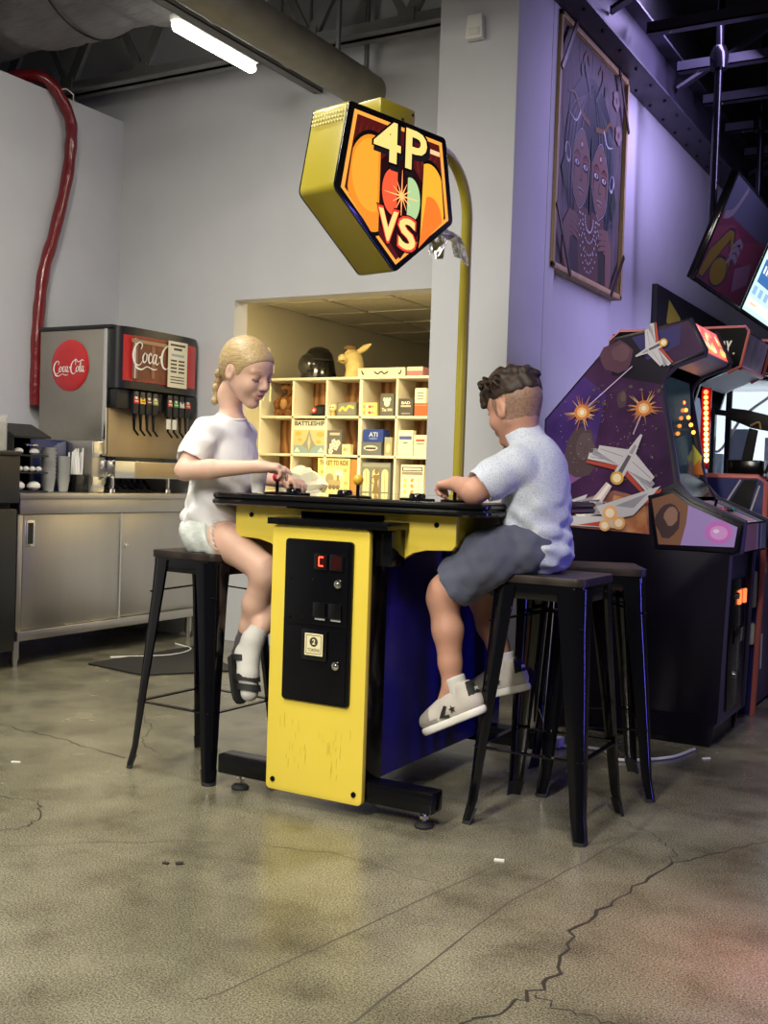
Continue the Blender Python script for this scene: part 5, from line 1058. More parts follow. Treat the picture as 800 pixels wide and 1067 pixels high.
def art1(P, w, h):
    g = lambda c: mat('dim_%02x%02x%02x' % tuple(int(v * 255) for v in c), tuple(v * .26 for v in c), .5, spec=.2)
    m_ = .02; P.rect(m_, m_, w - m_, h - m_, g((.16, .03, .055))); P.rect(m_, h * .66, w - m_, h - m_, g((.10, .11, .15))); P.poly([(m_, h * .5), (.35, h * .62), (.7, h * .55), (1.2, h * .70), (1.2, h * .4), (m_, h * .3)], g((.22, .045, .07)))
    P.poly([(m_, .04), (.05, h * .30), (.30, h * .58), (.43, h * .60), (.60, h * .40), (.66, .10), (.54, .08), (.50, h * .36), (.40, h * .46), (.24, h * .22), (.16, .03)], lin); P.poly([(.035, .05), (.07, h * .30), (.31, h * .56), (.42, h * .57), (.57, h * .38), (.63, .12), (.56, .12), (.52, h * .37), (.40, h * .50), (.22, h * .22), (.13, .04)], g((.24, .17, .015)))
    P.ell((.42, .125), .20, .10, lin); P.ell((.42, .125), .185, .085, g((.24, .17, .015)))
    for k in range(3): P.stroke([(.50, .20 + .05 * k), (.60, .26 + .05 * k), (.72, .24 + .05 * k)], .035, g((.22, .21, .22)), 4)
    P.stroke([(.06, h * .62), (.22, h * .70), (.34, h * .95)], .05, g((.24, .22, .22)), 4); P.poly([(.75, h * .3), (1.1, h * .45), (1.2, h * .25), (.9, h * .1)], g((.24, .12, .16)))
hall_tv(6.8, 'tilted dark screen showing a yellow bent arm drawing', art1, .28)
def art2(P, w, h):
    P.rect(.02, .02, w - .02, h - .02, glow((.55, .80, .80), 1.1)); P.rect(.10, h * .35, .95, h * .60, glow((.05, .16, .42), 1.0)); P.rect(.05, .05, w - .1, h * .18, glow((.75, .85, .70), 1.1))
    for k in range(8): P.rect(.16 + .09 * k, h * .46, .21 + .09 * k, h * .54, glow((.8, .85, .9), 1.2))
    for k in range(5): P.rect(.08 + .2 * k, h * .22, .20 + .2 * k, h * .31, glow((.30, .50, .70), 1.0))
    P.rect(.15, .08, .35, h * .14, glow((.9, .6, .4), 1.0))
hall_tv(8.13, 'lit blue and white screen at the right edge', art2, .3)

# ================================================================== small things on the floor
ps = thing('power_strip', 'white power strip on the floor behind the arcade table', 'power strip', (-1.66, 4.12, 0))
MB().box((-1.80, 4.09, .001), (-1.50, 4.15, .04)).build('case', M['cup'], ps, bevel=.006)
for k in range(4): MB().box((-1.775 + .07 * k, 4.105, .040), (-1.745 + .07 * k, 4.135, .048)).build('outlet', M['offwhite'] if k else mat('orange_plug', (.7, .15, .08), .4), ps)
cbm = MB().tube(spline([(-1.50, 4.12, .008), (-1.35, 4.16, .007), (-1.25, 4.05, .007), (-1.1, 4.2, .007), (-1.05, 4.4, .007)], 8), .006, 8).build('white_cable', M['cup'])
tag(cbm, 'white cable trailing from the power strip along the floor', 'cable')
def scrap(x, y, w, d, a, m, label):
    o = MB().obox((x, y, .0022), (math.cos(a), math.sin(a), 0), (-math.sin(a), math.cos(a), 0), (0, 0, 1), (w, d, .002)).build('paper_scrap', m); tag(o, label, 'scrap', 'bits of litter on the floor')
scrap(-1.183, 2.787, .014, .006, .3, M['cup'], 'tiny white paper scrap in front of the boy')
scrap(-1.88, 2.27, .010, .008, .8, crackm, 'dark speck on the floor, right one of a close pair')
scrap(-1.91, 2.25, .008, .005, .1, crackm, 'dark speck on the floor, left one of a close pair')
scrap(-.98, 4.30, .016, .006, .9, M['cup'], 'tiny white scrap by the shooter cabinet foot')
scrap(-3.0, 2.72, .016, .004, .5, M['cup'], 'tiny white scrap on the floor near the left crack')
# ================================================================== people: continuous surfaces grown from smooth-blended volumes
class Vol:
    def __init__(s, lo, hi, h):
        s.lo = np.array(lo, float); s.h = h; s.n = np.ceil((np.array(hi, float) - s.lo) / h).astype(int) + 1
        s.D = np.full(tuple(s.n), .2, np.float32)
    def _sub(s, lo, hi, pad):
        a = np.maximum(np.floor((np.array(lo) - pad - s.lo) / s.h).astype(int), 0); b = np.minimum(np.ceil((np.array(hi) + pad - s.lo) / s.h).astype(int) + 1, s.n)
        sl = tuple(slice(i, max(j, i)) for i, j in zip(a, b))
        ax = [(s.lo[i] + s.h * np.arange(a[i], max(b[i], a[i]))).astype(np.float32) for i in range(3)]
        return sl, ax
    def _mix(s, sl, d, k, sub=False):
        A = s.D[sl]
        if sub: A_, B_ = -A, d
        else: A_, B_ = A, d
        if k > 0: hh = np.maximum(k - np.abs(A_ - B_), 0) / k; r = np.minimum(A_, B_) - hh * hh * k * .25
        else: r = np.minimum(A_, B_)
        s.D[sl] = -r if sub else r
    def cone(s, a, b, ra, rb, k=.02, sub=False):
        a = np.array(a, float); b = np.array(b, float); rm = max(ra, rb)
        sl, ax = s._sub(np.minimum(a, b) - rm, np.maximum(a, b) + rm, k + .03)
        X = ax[0][:, None, None] - a[0]; Y = ax[1][None, :, None] - a[1]; Z = ax[2][None, None, :] - a[2]; d = b - a; L2 = float(d @ d) + 1e-9
        t = np.clip((X * d[0] + Y * d[1] + Z * d[2]) / L2, 0, 1)
        dist = np.sqrt((X - t * d[0]) ** 2 + (Y - t * d[1]) ** 2 + (Z - t * d[2]) ** 2) - (ra + (rb - ra) * t)
        s._mix(sl, dist.astype(np.float32), k, sub); return s
    def chain(s, pts, rs, k=.02):
        for i in range(len(pts) - 1): s.cone(pts[i], pts[i + 1], rs[i], rs[i + 1], k)
        return s
    def ell(s, c, r, F=None, k=.02, sub=False):
        c = np.array(c, float); r = np.array(r, float); rm = r.max(); F = np.eye(3) if F is None else np.array(F, float)
        sl, ax = s._sub(c - rm, c + rm, k + .03)
        X = ax[0][:, None, None] - c[0]; Y = ax[1][None, :, None] - c[1]; Z = ax[2][None, None, :] - c[2]
        q = [(X * F[i][0] + Y * F[i][1] + Z * F[i][2]) for i in range(3)]
        k0 = np.sqrt(sum((q[i] / r[i]) ** 2 for i in range(3))); k1 = np.sqrt(sum((q[i] / r[i] ** 2) ** 2 for i in range(3))) + 1e-6
        s._mix(sl, (k0 * (k0 - 1) / k1).astype(np.float32), k, sub); return s
    def coords(s):
        return [(s.lo[i] + s.h * np.arange(s.n[i])).astype(np.float32).reshape([-1 if j == i else 1 for j in range(3)]) for i in range(3)]
    def clip(s, p, n, k=0.):                     # keep the side the normal points away from
        X, Y, Z = s.coords(); n = np.array(n, float); n /= np.linalg.norm(n)
        d = ((X - p[0]) * n[0] + (Y - p[1]) * n[1] + (Z - p[2]) * n[2]).astype(np.float32)
        if k: hh = np.maximum(k - np.abs(s.D - d), 0) / k; s.D = np.maximum(s.D, d) + hh * hh * k * .25
        else: s.D = np.maximum(s.D, d)
        return s
    def folds(s, amp, waves, mask=None):
        X, Y, Z = s.coords(); f = 0
        for (kx, ky, kz, ph, wp) in waves: f = f + np.sin(kx * X + ky * Y + kz * Z + ph + wp * np.sin(9 * X + 7 * Z + ph) + wp * np.sin(11 * Y - 8 * Z))
        f = f / len(waves)
        if mask is not None: f = f * mask(X, Y, Z)
        near = np.abs(s.D) < .05
        s.D = np.where(near, s.D + amp * f, s.D).astype(np.float32); return s
    def mesh(s, name, mats, parent, region=None, smooth_it=1):
        D = s.D; S = D < 0
        c = sum(S[i:D.shape[0] - 1 + i, j:D.shape[1] - 1 + j, k:D.shape[2] - 1 + k].astype(np.int8) for i in (0, 1) for j in (0, 1) for k in (0, 1))
        act = (c > 0) & (c < 8); idx = np.argwhere(act); N = len(idx)
        corner = [(i, j, k) for i in (0, 1) for j in (0, 1) for k in (0, 1)]
        vals = np.stack([D[idx[:, 0] + i, idx[:, 1] + j, idx[:, 2] + k] for i, j, k in corner], 1)
        acc = np.zeros((N, 3)); cnt = np.zeros(N)
        for a in range(8):
            for b in range(a + 1, 8):
                if sum(x != y for x, y in zip(corner[a], corner[b])) != 1: continue
                va, vb = vals[:, a], vals[:, b]; m = (va < 0) != (vb < 0); t = np.where(m, va / np.where(m, va - vb, 1), 0)
                p = np.array(corner[a])[None] + t[:, None] * (np.array(corner[b]) - np.array(corner[a]))[None]
                acc += p * m[:, None]; cnt += m
        P = s.lo + s.h * (idx + acc / cnt[:, None])
        vid = np.full(act.shape, -1, np.int64); vid[tuple(idx.T)] = np.arange(N); faces = []
        for ax in range(3):
            o1, o2 = [(1, 2), (2, 0), (0, 1)][ax]
            sa = [slice(None)] * 3; sb = [slice(None)] * 3; sa[ax] = slice(0, -1); sb[ax] = slice(1, None)
            ch = np.argwhere(S[tuple(sa)] != S[tuple(sb)])
            ok = (ch[:, o1] > 0) & (ch[:, o2] > 0) & (ch[:, o1] < D.shape[o1] - 1) & (ch[:, o2] < D.shape[o2] - 1); ch = ch[ok]
            q = []
            for d1, d2 in ((-1, -1), (0, -1), (0, 0), (-1, 0)):
                e = ch.copy(); e[:, o1] += d1; e[:, o2] += d2; q.append(vid[tuple(e.T)])
            q = np.stack(q, 1); ins = S[tuple(ch.T)]; q[~ins] = q[~ins][:, ::-1]; faces.append(q)
        Fq = np.concatenate(faces); Fq = Fq[(Fq >= 0).all(1)]
        for _ in range(smooth_it):
            A = np.zeros_like(P); n_ = np.zeros(N)
            for i in range(4):
                j = (i + 1) % 4; np.add.at(A, Fq[:, i], P[Fq[:, j]]); np.add.at(n_, Fq[:, i], 1); np.add.at(A, Fq[:, j], P[Fq[:, i]]); np.add.at(n_, Fq[:, j], 1)
            P = P * .5 + .5 * A / np.maximum(n_, 1)[:, None]
        me = bpy.data.meshes.new(name); me.vertices.add(N); me.vertices.foreach_set('co', P.astype(np.float32).ravel())
        me.loops.add(len(Fq) * 4); me.loops.foreach_set('vertex_index', Fq.ravel().astype(np.int32)); me.polygons.add(len(Fq))
        me.polygons.foreach_set('loop_start', np.arange(0, len(Fq) * 4, 4, dtype=np.int32))
        if not isinstance(mats, (list, tuple)): mats = [mats]
        for q in mats: me.materials.append(q)
        if region is not None: me.polygons.foreach_set('material_index', region(P[Fq].mean(1)).astype(np.int32))
        me.polygons.foreach_set('use_smooth', np.ones(len(Fq), bool)); me.update(calc_edges=True); me.validate()
        o = bpy.data.objects.new(name, me); COL.objects.link(o)
        if parent: o.parent = parent; o.matrix_parent_inverse = Matrix.Translation(-parent.location) if parent.type == 'EMPTY' else Matrix()
        return o
def frame(yaw, pitch, roll=0):                   # rows: forward, left, up of a head turned by yaw about z, nodding down by pitch
    q = Matrix.Rotation(R(yaw), 3, 'Z') @ Matrix.Rotation(R(pitch), 3, 'Y') @ Matrix.Rotation(R(roll), 3, 'X')
    return np.array([list(q @ Vector(v)) for v in ((1, 0, 0), (0, 1, 0), (0, 0, 1))])
class Head:
    def __init__(s, o, F, sc=1.): s.o = np.array(o); s.F = F; s.sc = sc
    def w(s, p): return s.o + s.sc * (p[0] * s.F[0] + p[1] * s.F[1] + p[2] * s.F[2])
    def loc(s, P): return ((P - s.o) @ s.F.T) / s.sc
    def e(s, V_, c, r, k=.012, sub=False): V_.ell(s.w(c), np.array(r) * s.sc, s.F, k, sub)
    def c(s, V_, a, b, ra, rb, k=.01, sub=False): V_.cone(s.w(a), s.w(b), ra * s.sc, rb * s.sc, k, sub)
    def skull(s, V_):
        s.e(V_, (-.012, 0, .030), (.094, .074, .084), .02); s.e(V_, (.030, 0, -.026), (.056, .053, .070), .03)
        s.e(V_, (.046, 0, .040), (.042, .054, .036), .03)
        for t in (-1, 1):
            s.c(V_, (-.002, t * .047, -.040), (.056, t * .010, -.090), .018, .015, .025)
            s.e(V_, (.058, t * .034, -.030), (.026, .022, .024), .025)      # cheek
            s.e(V_, (.084, t * .030, .004), (.014, .017, .010), .010, True)  # eye hollow
            s.e(V_, (.072, t * .031, .002), (.0145, .0165, .0130), .004)     # lid
            s.c(V_, (.082, t * .012, .020), (.074, t * .044, .022), .008, .006, .014)
            s.e(V_, (-.006, t * .072, -.006), (.019, .009, .030), .006); s.e(V_, (-.003, t * .082, -.004), (.010, .006, .018), .004, True)
            s.e(V_, (.092, t * .009, -.030), (.010, .0075, .0075), .006)
        s.e(V_, (.066, 0, -.093), (.017, .018, .014), .018)
        s.c(V_, (.086, 0, .012), (.1045, 0, -.024), .0075, .0105, .010)
        s.e(V_, (.082, 0, -.058), (.012, .023, .016), .014)
        s.e(V_, (.0915, 0, -.0525), (.0075, .019, .0050), .004); s.e(V_, (.0895, 0, -.0645), (.0078, .016, .0058), .004)
        s.e(V_, (.098, 0, -.0585), (.012, .016, .0022), .002, True)
def skin_mat(name, c, red=(.62, .22, .16)):
    m = bpy.data.materials.new(name); m.use_nodes = True; nt = m.node_tree; b = nt.nodes['Principled BSDF']
    n = nt.nodes.new('ShaderNodeTexNoise'); n.inputs['Scale'].default_value = 14; n.inputs['Detail'].default_value = 5; t = nt.nodes.new('ShaderNodeTexCoord'); nt.links.new(t.outputs['Object'], n.inputs['Vector'])
    r = nt.nodes.new('ShaderNodeValToRGB'); r.color_ramp.elements[0].position = .35; r.color_ramp.elements[1].position = .75
    r.color_ramp.elements[0].color = (*c, 1); r.color_ramp.elements[1].color = (*[c[i] * .82 + red[i] * .18 for i in range(3)], 1); nt.links.new(n.outputs['Fac'], r.inputs[0]); nt.links.new(r.outputs[0], b.inputs['Base Color'])
    b.inputs['Roughness'].default_value = .52; b.inputs['Subsurface Weight'].default_value = .12; b.inputs['Subsurface Radius'].default_value = (.012, .004, .002); b.inputs['Subsurface Scale'].default_value = .6
    return m
def hair_mat(name, c1, c2, scale=(9, 130, 130), rough=.45):
    m = bpy.data.materials.new(name); m.use_nodes = True; nt = m.node_tree; b = nt.nodes['Principled BSDF']; L = nt.links.new
    t = nt.nodes.new('ShaderNodeTexCoord'); mp = nt.nodes.new('ShaderNodeMapping'); mp.inputs['Scale'].default_value = scale; mp.inputs['Rotation'].default_value = (0, R(-30), 0)
    n = nt.nodes.new('ShaderNodeTexNoise'); n.inputs['Scale'].default_value = 1.6; n.inputs['Detail'].default_value = 6; L(t.outputs['Object'], mp.inputs[0]); L(mp.outputs[0], n.inputs['Vector'])
    r = nt.nodes.new('ShaderNodeValToRGB'); r.color_ramp.elements[0].position = .3; r.color_ramp.elements[1].position = .7; r.color_ramp.elements[0].color = (*c1, 1); r.color_ramp.elements[1].color = (*c2, 1); L(n.outputs['Fac'], r.inputs[0]); L(r.outputs[0], b.inputs['Base Color'])
    bp = nt.nodes.new('ShaderNodeBump'); bp.inputs['Strength'].default_value = .7; bp.inputs['Distance'].default_value = .003; L(n.outputs['Fac'], bp.inputs['Height']); L(bp.outputs[0], b.inputs['Normal']); b.inputs['Roughness'].default_value = rough
    return m
def cloth_mat(name, c, dots=None, wr=.35, rough=.85, wscale=9):
    m = bpy.data.materials.new(name); m.use_nodes = True; nt = m.node_tree; b = nt.nodes['Principled BSDF']; L = nt.links.new
    t = nt.nodes.new('ShaderNodeTexCoord'); n = nt.nodes.new('ShaderNodeTexNoise'); n.inputs['Scale'].default_value = wscale; n.inputs['Detail'].default_value = 3; n.inputs['Distortion'].default_value = .8; L(t.outputs['Object'], n.inputs['Vector'])
    bp = nt.nodes.new('ShaderNodeBump'); bp.inputs['Strength'].default_value = wr; bp.inputs['Distance'].default_value = .03; L(n.outputs['Fac'], bp.inputs['Height']); L(bp.outputs[0], b.inputs['Normal'])
    b.inputs['Base Color'].default_value = (*c, 1); b.inputs['Roughness'].default_value = rough; b.inputs['Sheen Weight'].default_value = .15
    if dots:
        v = nt.nodes.new('ShaderNodeTexVoronoi'); v.inputs['Scale'].default_value = 250; L(t.outputs['Object'], v.inputs['Vector']); r = nt.nodes.new('ShaderNodeValToRGB'); r.color_ramp.elements[0].position = .20; r.color_ramp.elements[1].position = .34; r.color_ramp.elements[0].color = (*dots, 1); r.color_ramp.elements[1].color = (*c, 1)
        L(v.outputs['Distance'], r.inputs[0]); L(r.outputs[0], b.inputs['Base Color'])
    return m
def hand(V_, w, d, n, side, curls, s=1., thumb=(.6, -.3)):   # wrist, pointing dir, palm-down normal (back of hand), side: +1 thumb on the left of d
    w, d, n = Vector(w), Vector(d).normalized(), Vector(n); n = (n - d * n.dot(d)).normalized(); l = n.cross(d).normalized() * side
    P = lambda a, b, c: w + (d * a + l * b + n * c) * s
    V_.cone(P(-.01, 0, 0), P(.016, 0, 0), .019 * s, .020 * s, .012)
    for b, r in ((.018, .0125), (.004, .0130), (-.010, .0125), (-.021, .011)): V_.cone(P(.012, b * .6, 0), P(.060, b, .001), .0135 * s, r * s, .012)
    for i, (b, L_) in enumerate(((.021, .056), (.007, .063), (-.008, .058), (-.022, .045))):
        a0 = Vector((.062, b, .002)); c = curls[i]; ang = 0; pts = [P(*a0)]; p = a0.copy()
        for k, f in enumerate((.45, .30, .25)):
            ang += c * (1.0, 1.15, .7)[k]; st = L_ * f; p = p + Vector((math.cos(R(ang)) * st, b * .10 * (k == 0), -math.sin(R(ang)) * st)); pts.append(P(*p))
        V_.chain(pts, [.0088 * s, .0080 * s, .0074 * s, .0062 * s], .0035)
    t0 = P(.012, .016, -.004); t1 = P(.035, .034, -.010 + thumb[1] * .02); t2 = P(.060, .030 + .012 * thumb[0], -.016 + thumb[1] * .03); V_.chain([t0, t1, t2], [.0125 * s, .0098 * s, .0072 * s], .006)
def curve_part(name, pts, r, m, parent): return MB().tube(spline(pts, 5), r, 6).build(name, m, parent)

# ------------------------------------------------------------------ the girl
girl = thing('person', 'blonde girl in a white t-shirt and pale denim shorts leaning over the table', 'person', (-2.45, 3.08, .766))
GS = skin_mat('fair_skin', (.66, .43, .33)); GL = mat('soft_lips', (.52, .26, .215), .45)
HG = Head((-2.312, 3.075, 1.392), frame(-6, 20, 3), 1.0)
B = Vol((-2.66, 2.80, .27), (-2.02, 3.36, 1.54), .004)
HG.skull(B)
HG.c(B, (-.026, 0, -.035), (-.052, 0, -.105), .040, .036, .02); B.chain([HG.w((-.045, 0, -.09)), (-2.385, 3.095, 1.215)], [.036, .042], .03)
chest = (-2.405, 3.10, 1.09); B.ell(chest, (.075, .105, .13), None, .05); B.cone((-2.41, 3.10, 1.0), (-2.43, 3.10, .86), .078, .085, .05)
for y, s in ((3.0, -1), (3.2, 1)): B.cone((-2.395, 3.1, 1.195), (-2.415, y, 1.185), .042, .040, .04)
B.ell((-2.44, 3.10, .83), (.10, .12, .070), None, .04)
shR, elR, wrR = (-2.415, 2.995, 1.180), (-2.408, 2.880, 1.045), (-2.165, 2.970, 1.066)
shL, elL, wrL = (-2.42, 3.19, 1.175), (-2.395, 3.235, 1.035), (-2.185, 3.175, 1.015)
B.chain([shR, (-2.412, 2.935, 1.11), elR], [.042, .037, .032], .02); B.chain([elR, (-2.325, 2.912, 1.052), wrR], [.033, .032, .020], .014)
B.chain([shL, elL, wrL], [.044, .033, .020], .02)
hand(B, wrR, (.86, .46, -.02), (.1, -.1, 1), 1, (16, 30, 38, 44), .92)
hand(B, wrL, (.88, -.46, .02), (0, .1, 1), -1, (26, 30, 34, 36), .90)
for y, kn, ms in ((3.03, ((-2.175, 3.02, .722)), (-2.31, 3.02, .802)), (3.17, (-2.175, 3.20, .722), (-2.31, 3.19, .802))):
    B.chain([(-2.43, y, .825), ms, kn], [.078, .064, .049], .03)
B.chain([(-2.175, 3.02, .722), (-2.168, 3.02, .70), (-2.215, 3.035, .60), (-2.25, 3.05, .52), (-2.268, 3.055, .465)], [.049, .046, .043, .031, .026], .02)
B.chain([(-2.175, 3.20, .722), (-2.168, 3.19, .70), (-2.175, 3.11, .60), (-2.18, 3.03, .53), (-2.188, 2.995, .49)], [.049, .045, .042, .031, .026], .02)
B.chain([(-2.188, 2.995, .49), (-2.205, 2.985, .45), (-2.18, 2.965, .37), (-2.168, 2.955, .315)], [.026, .027, .024, .020], .015); B.chain([(-2.268, 3.055, .465), (-2.285, 3.06, .425), (-2.255, 3.05, .35), (-2.24, 3.045, .30)], [.026, .027, .024, .020], .015)
def g_region(P):
    q = HG.loc(P); lip = (q[:, 0] > .083) & (np.abs(q[:, 1]) < .021) & (q[:, 2] < -.0465) & (q[:, 2] > -.0705)
    return np.where(lip, 1, 0)
B.mesh('body', [GS, GL], girl, g_region)
# hair
HV = Vol((-2.47, 2.94, 1.20), (-2.18, 3.22, 1.54), .0035)
HG.e(HV, (-.013, 0, .032), (.0995, .0790, .0890), .0); HG.e(HV, (-.055, 0, .0), (.050, .062, .062), .02); HG.e(HV, (.044, 0, .044), (.0475, .0600, .0415), .015)
HG.e(HV, (.096, 0, -.022), (.084, .098, .086), .004, True); HV.clip(HG.w((0, 0, -.030)), HG.F[0] * .45 - HG.F[2] * .9, .004)
HG.e(HV, (-.002, .085, -.008), (.022, .030, .032), .004, True); HG.e(HV, (-.002, -.085, -.008), (.022, .030, .032), .004, True)
X, Y, Z = HV.coords(); q = [(X - HG.o[0]) * HG.F[i][0] + (Y - HG.o[1]) * HG.F[i][1] + (Z - HG.o[2]) * HG.F[i][2] for i in range(3)]

bc_ = [(-.098, .0, .012), (-.108, .0, -.012), (-.113, .0, -.038), (-.113, .0, -.064), (-.109, .0, -.090), (-.103, .0, -.114), (-.098, 0, -.134)]
for k, p in enumerate(bc_):
    for t in (-1, 1): HG.e(HV, (p[0], t * .009 + (.003 if k % 2 else -.003), p[2] + t * .006), (.0125, .0155, .0175), .002)
gh = HV.mesh('hair', hair_mat('blonde_hair', (.30, .20, .09), (.52, .39, .20)), girl)
for t in (-1, 1):
    e_ = curve_part('eyelash', [HG.w((.0835, t * .018, -.006)), HG.w((.0875, t * .028, -.0085)), HG.w((.086, t * .038, -.007)), HG.w((.079, t * .047, -.003))], .0016, mat('lash', (.10, .05, .03), .6), girl)
    curve_part('eyebrow', [HG.w((.089, t * .016, .021)), HG.w((.088, t * .030, .0265)), HG.w((.078, t * .046, .022))], .0022, mat('fair_brow', (.42, .27, .14), .7), girl)
MB().ball(HG.w((.0855, 0, -.0585)), .010, 10, 0, (.7, 1.2, .28)).build('mouth_gap', mat('mouth_dark', (.10, .02, .02), .6), girl)
MB().lathe([(.003, 0), (.003, .002)], HG.w((.004, -.083, -.026)), 8, axis=tuple(-HG.F[1])).build('earring', M['chrome'], girl)
# t-shirt
S_ = Vol((-2.68, 2.82, .76), (-2.20, 3.36, 1.30), .004)
S_.ell((-2.410, 3.10, 1.09), (.088, .122, .15), None, .05); S_.ell((-2.412, 3.10, .98), (.098, .126, .17), None, .08); S_.ell((-2.430, 3.10, .87), (.116, .138, .10), None, .08)
for y in (3.0, 3.20): S_.cone((-2.39, 3.10, 1.205), (-2.415, y, 1.178), .050, .050, .03)
S_.chain([(-2.415, 2.995, 1.172), (-2.413, 2.95, 1.122), (-2.412, 2.915, 1.082)], [.054, .053, .053], .02); S_.chain([(-2.42, 3.19, 1.170), (-2.412, 3.215, 1.10)], [.050, .046], .03)
S_.cone((-2.383, 3.095, 1.225), HG.w((-.040, 0, -.070)), .040, .046, .004, True)
S_.clip((0, 0, .815), (0, 0, -1), .006)
S_.cone((-2.412, 2.898, 1.058), (-2.405, 2.835, .98), .054, .075, .006, True)
S_.folds(.0095, [(30, 20, 105, 0, 2.2), (70, -50, 80, 1, 2.4), (-60, 60, 70, 2.2, 2.0)], lambda X, Y, Z: np.clip((1.06 - Z) / .14, .28, 1))
S_.mesh('t_shirt', cloth_mat('white_cotton', (.76, .75, .76), wr=.22), girl)
nk = Vector((-2.383, 3.095, 1.222)); nd = (Vector(HG.w((-.040, 0, -.075))) - nk).normalized(); nu = nd.orthogonal().normalized(); nv = nd.cross(nu)
MB().tube([nk + nd * .008 + (nu * math.cos(a) + nv * math.sin(a)) * .045 for a in [2 * math.pi * k / 28 for k in range(29)]], .0055, 8).build('collar_rib', cloth_mat('collar_cotton', (.74, .73, .74), wr=0), girl)
# shorts
T_ = Vol((-2.66, 2.90, .74), (-2.26, 3.32, .93), .004)
T_.ell((-2.445, 3.10, .838), (.116, .136, .080), None, .02)
for y, ms in ((3.03, (-2.365, 3.018, .812)), (3.17, (-2.365, 3.19, .812))): T_.cone((-2.43, y, .828), ms, .086, .081, .02)
T_.clip((0, 0, .7655), (0, 0, -1), .004); T_.clip((-2.352, 3.1, .80), (.93, 0, .36), .004)
T_.folds(.004, [(90, 50, 70, 0, 2), (-70, 90, 50, 1, 2)])
sh_ = T_.mesh('shorts', cloth_mat('pale_denim', (.62, .66, .64), wr=.25, wscale=25), girl)
rn = random.Random(2)
fr = MB()
for sd, cy, cx in ((0, 3.018, -2.362), (1, 3.19, -2.362)):
    for k in range(44):
        a = R(-10 + 200 * k / 43); p = Vector((cx + .018 - .034 * math.sin(a) + .012, cy - .083 * math.cos(a), .808 + .080 * math.sin(a))); fr.cyl(p, p + Vector((.010 + rn.uniform(0, .008), rn.uniform(-.004, .004), -.006 + rn.uniform(-.006, .004))), .0012, 4)
tag(fr.build('frayed_hem', mat('denim_fray', (.72, .73, .70), .9), sh_, smooth=0), kind='stuff')
# socks and sandals
def girl_foot(an, hl, md, toe, up, sockm, cal):
    vv = Vol(np.minimum.reduce([an, hl, md, toe, up]) - .05, np.maximum.reduce([an, hl, md, toe, up]) + .05, .0035)
    vv.chain([up, an], [.034, .034], .012); vv.chain([an, hl], [.034, .032], .015); vv.chain([an, md, toe], [.034, .033, .026], .015); vv.chain([hl, md], [.032, .032], .015); vv.ell(toe, (.024, .030, .024), None, .015)
    vv.clip(up, np.array(up) - np.array(an), .003)
    vv.mesh('sock', sockm, girl)
    a, h_, m_, t_ = (Vector(q) for q in (an, hl, md, toe)); d = (t_ - h_).normalized(); s = (a - h_); s = (s - d * s.dot(d)).normalized(); l = d.cross(s)
    rings = []
    for t, w in ((-.03, .018), (0, .028), (.25, .032), (.6, .037), (.9, .036), (1.1, .028), (1.2, .012)):
        c = h_.lerp(t_, t) - s * .036; rings.append([c + l * w, c + l * w * .9 - s * .016, c - l * w * .9 - s * .016, c - l * w])
    so = MB().loft(rings).build('sandal_sole', M['rubber'], girl, smooth=50)
    for t, r_ in ((.86, .037), (.62, .039), (.12, .038)):
        c = h_.lerp(t_, t); pts = [c + l * r_ * 1.02 * math.cos(R(q)) + s * (r_ * .98 * math.sin(R(q))) + d * .012 * math.sin(R(q)) for q in range(-50, 231, 20)]
        MB().loft([[p + d * .011 + (p - c).normalized() * .002, p + d * .011 - (p - c).normalized() * .003, p - d * .011 - (p - c).normalized() * .003, p - d * .011 + (p - c).normalized() * .002] for p in pts]).build('sandal_strap', mat('black_webbing', (.012, .012, .013), .7, bump=.3, bscale=300), girl, smooth=50)
wsock = cloth_mat('white_sock', (.58, .57, .54), wr=.1); gsock = cloth_mat('grey_sock', (.055, .05, .055), wr=.1)
girl_foot((-2.190, 2.992, .485), (-2.215, 2.984, .437), (-2.185, 2.965, .372), (-2.170, 2.955, .315), (-2.180, 3.012, .52), wsock, 1)
girl_foot((-2.268, 3.060, .462), (-2.288, 3.065, .420), (-2.258, 3.055, .352), (-2.245, 3.05, .30), (-2.255, 3.052, .505), gsock, 0)
P = Print((-2.179, 2.962, .478), (.87, .49, 0), (-.1, .1, 1), lift=.002)
for k in range(3): P.poly([(.004 + .006 * k, 0), (.009 + .006 * k, 0), (.005 + .006 * k, .006 + .004 * k), (.0 + .006 * k, .006 + .004 * k)], flat((.08, .08, .09)))
P.build('sock_mark', girl)

# ------------------------------------------------------------------ the boy
boy = thing('person', 'dark haired boy in a speckled pale shirt and grey shorts seen from behind', 'person', (-1.22, 3.22, .766))
BS = skin_mat('tan_skin', (.50, .27, .19)); BF = mat('faded_hair_skin', (.25, .145, .105), .6, noise=.25, nscale=120)
HB = Head((-1.362, 3.205, 1.272), frame(158, 14, -2), .96)
B = Vol((-1.66, 2.86, .24), (-1.08, 3.56, 1.40), .004)
HB.skull(B)
B.chain([HB.w((-.030, 0, -.035)), (-1.33, 3.21, 1.17), (-1.305, 3.215, 1.12)], [.044, .044, .055], .03)
B.ell((-1.29, 3.215, 1.03), (.078, .118, .13), None, .05); B.cone((-1.29, 3.215, .97), (-1.295, 3.22, .86), .080, .088, .05)
for y in (3.10, 3.335): B.cone((-1.30, 3.215, 1.115), (-1.305, y, 1.095), .048, .045, .04)
B.ell((-1.295, 3.22, .845), (.10, .125, .075), None, .04)
shL, elL, wrL = (-1.315, 3.085, 1.09), (-1.395, 2.995, 1.010), (-1.500, 3.085, 1.032)
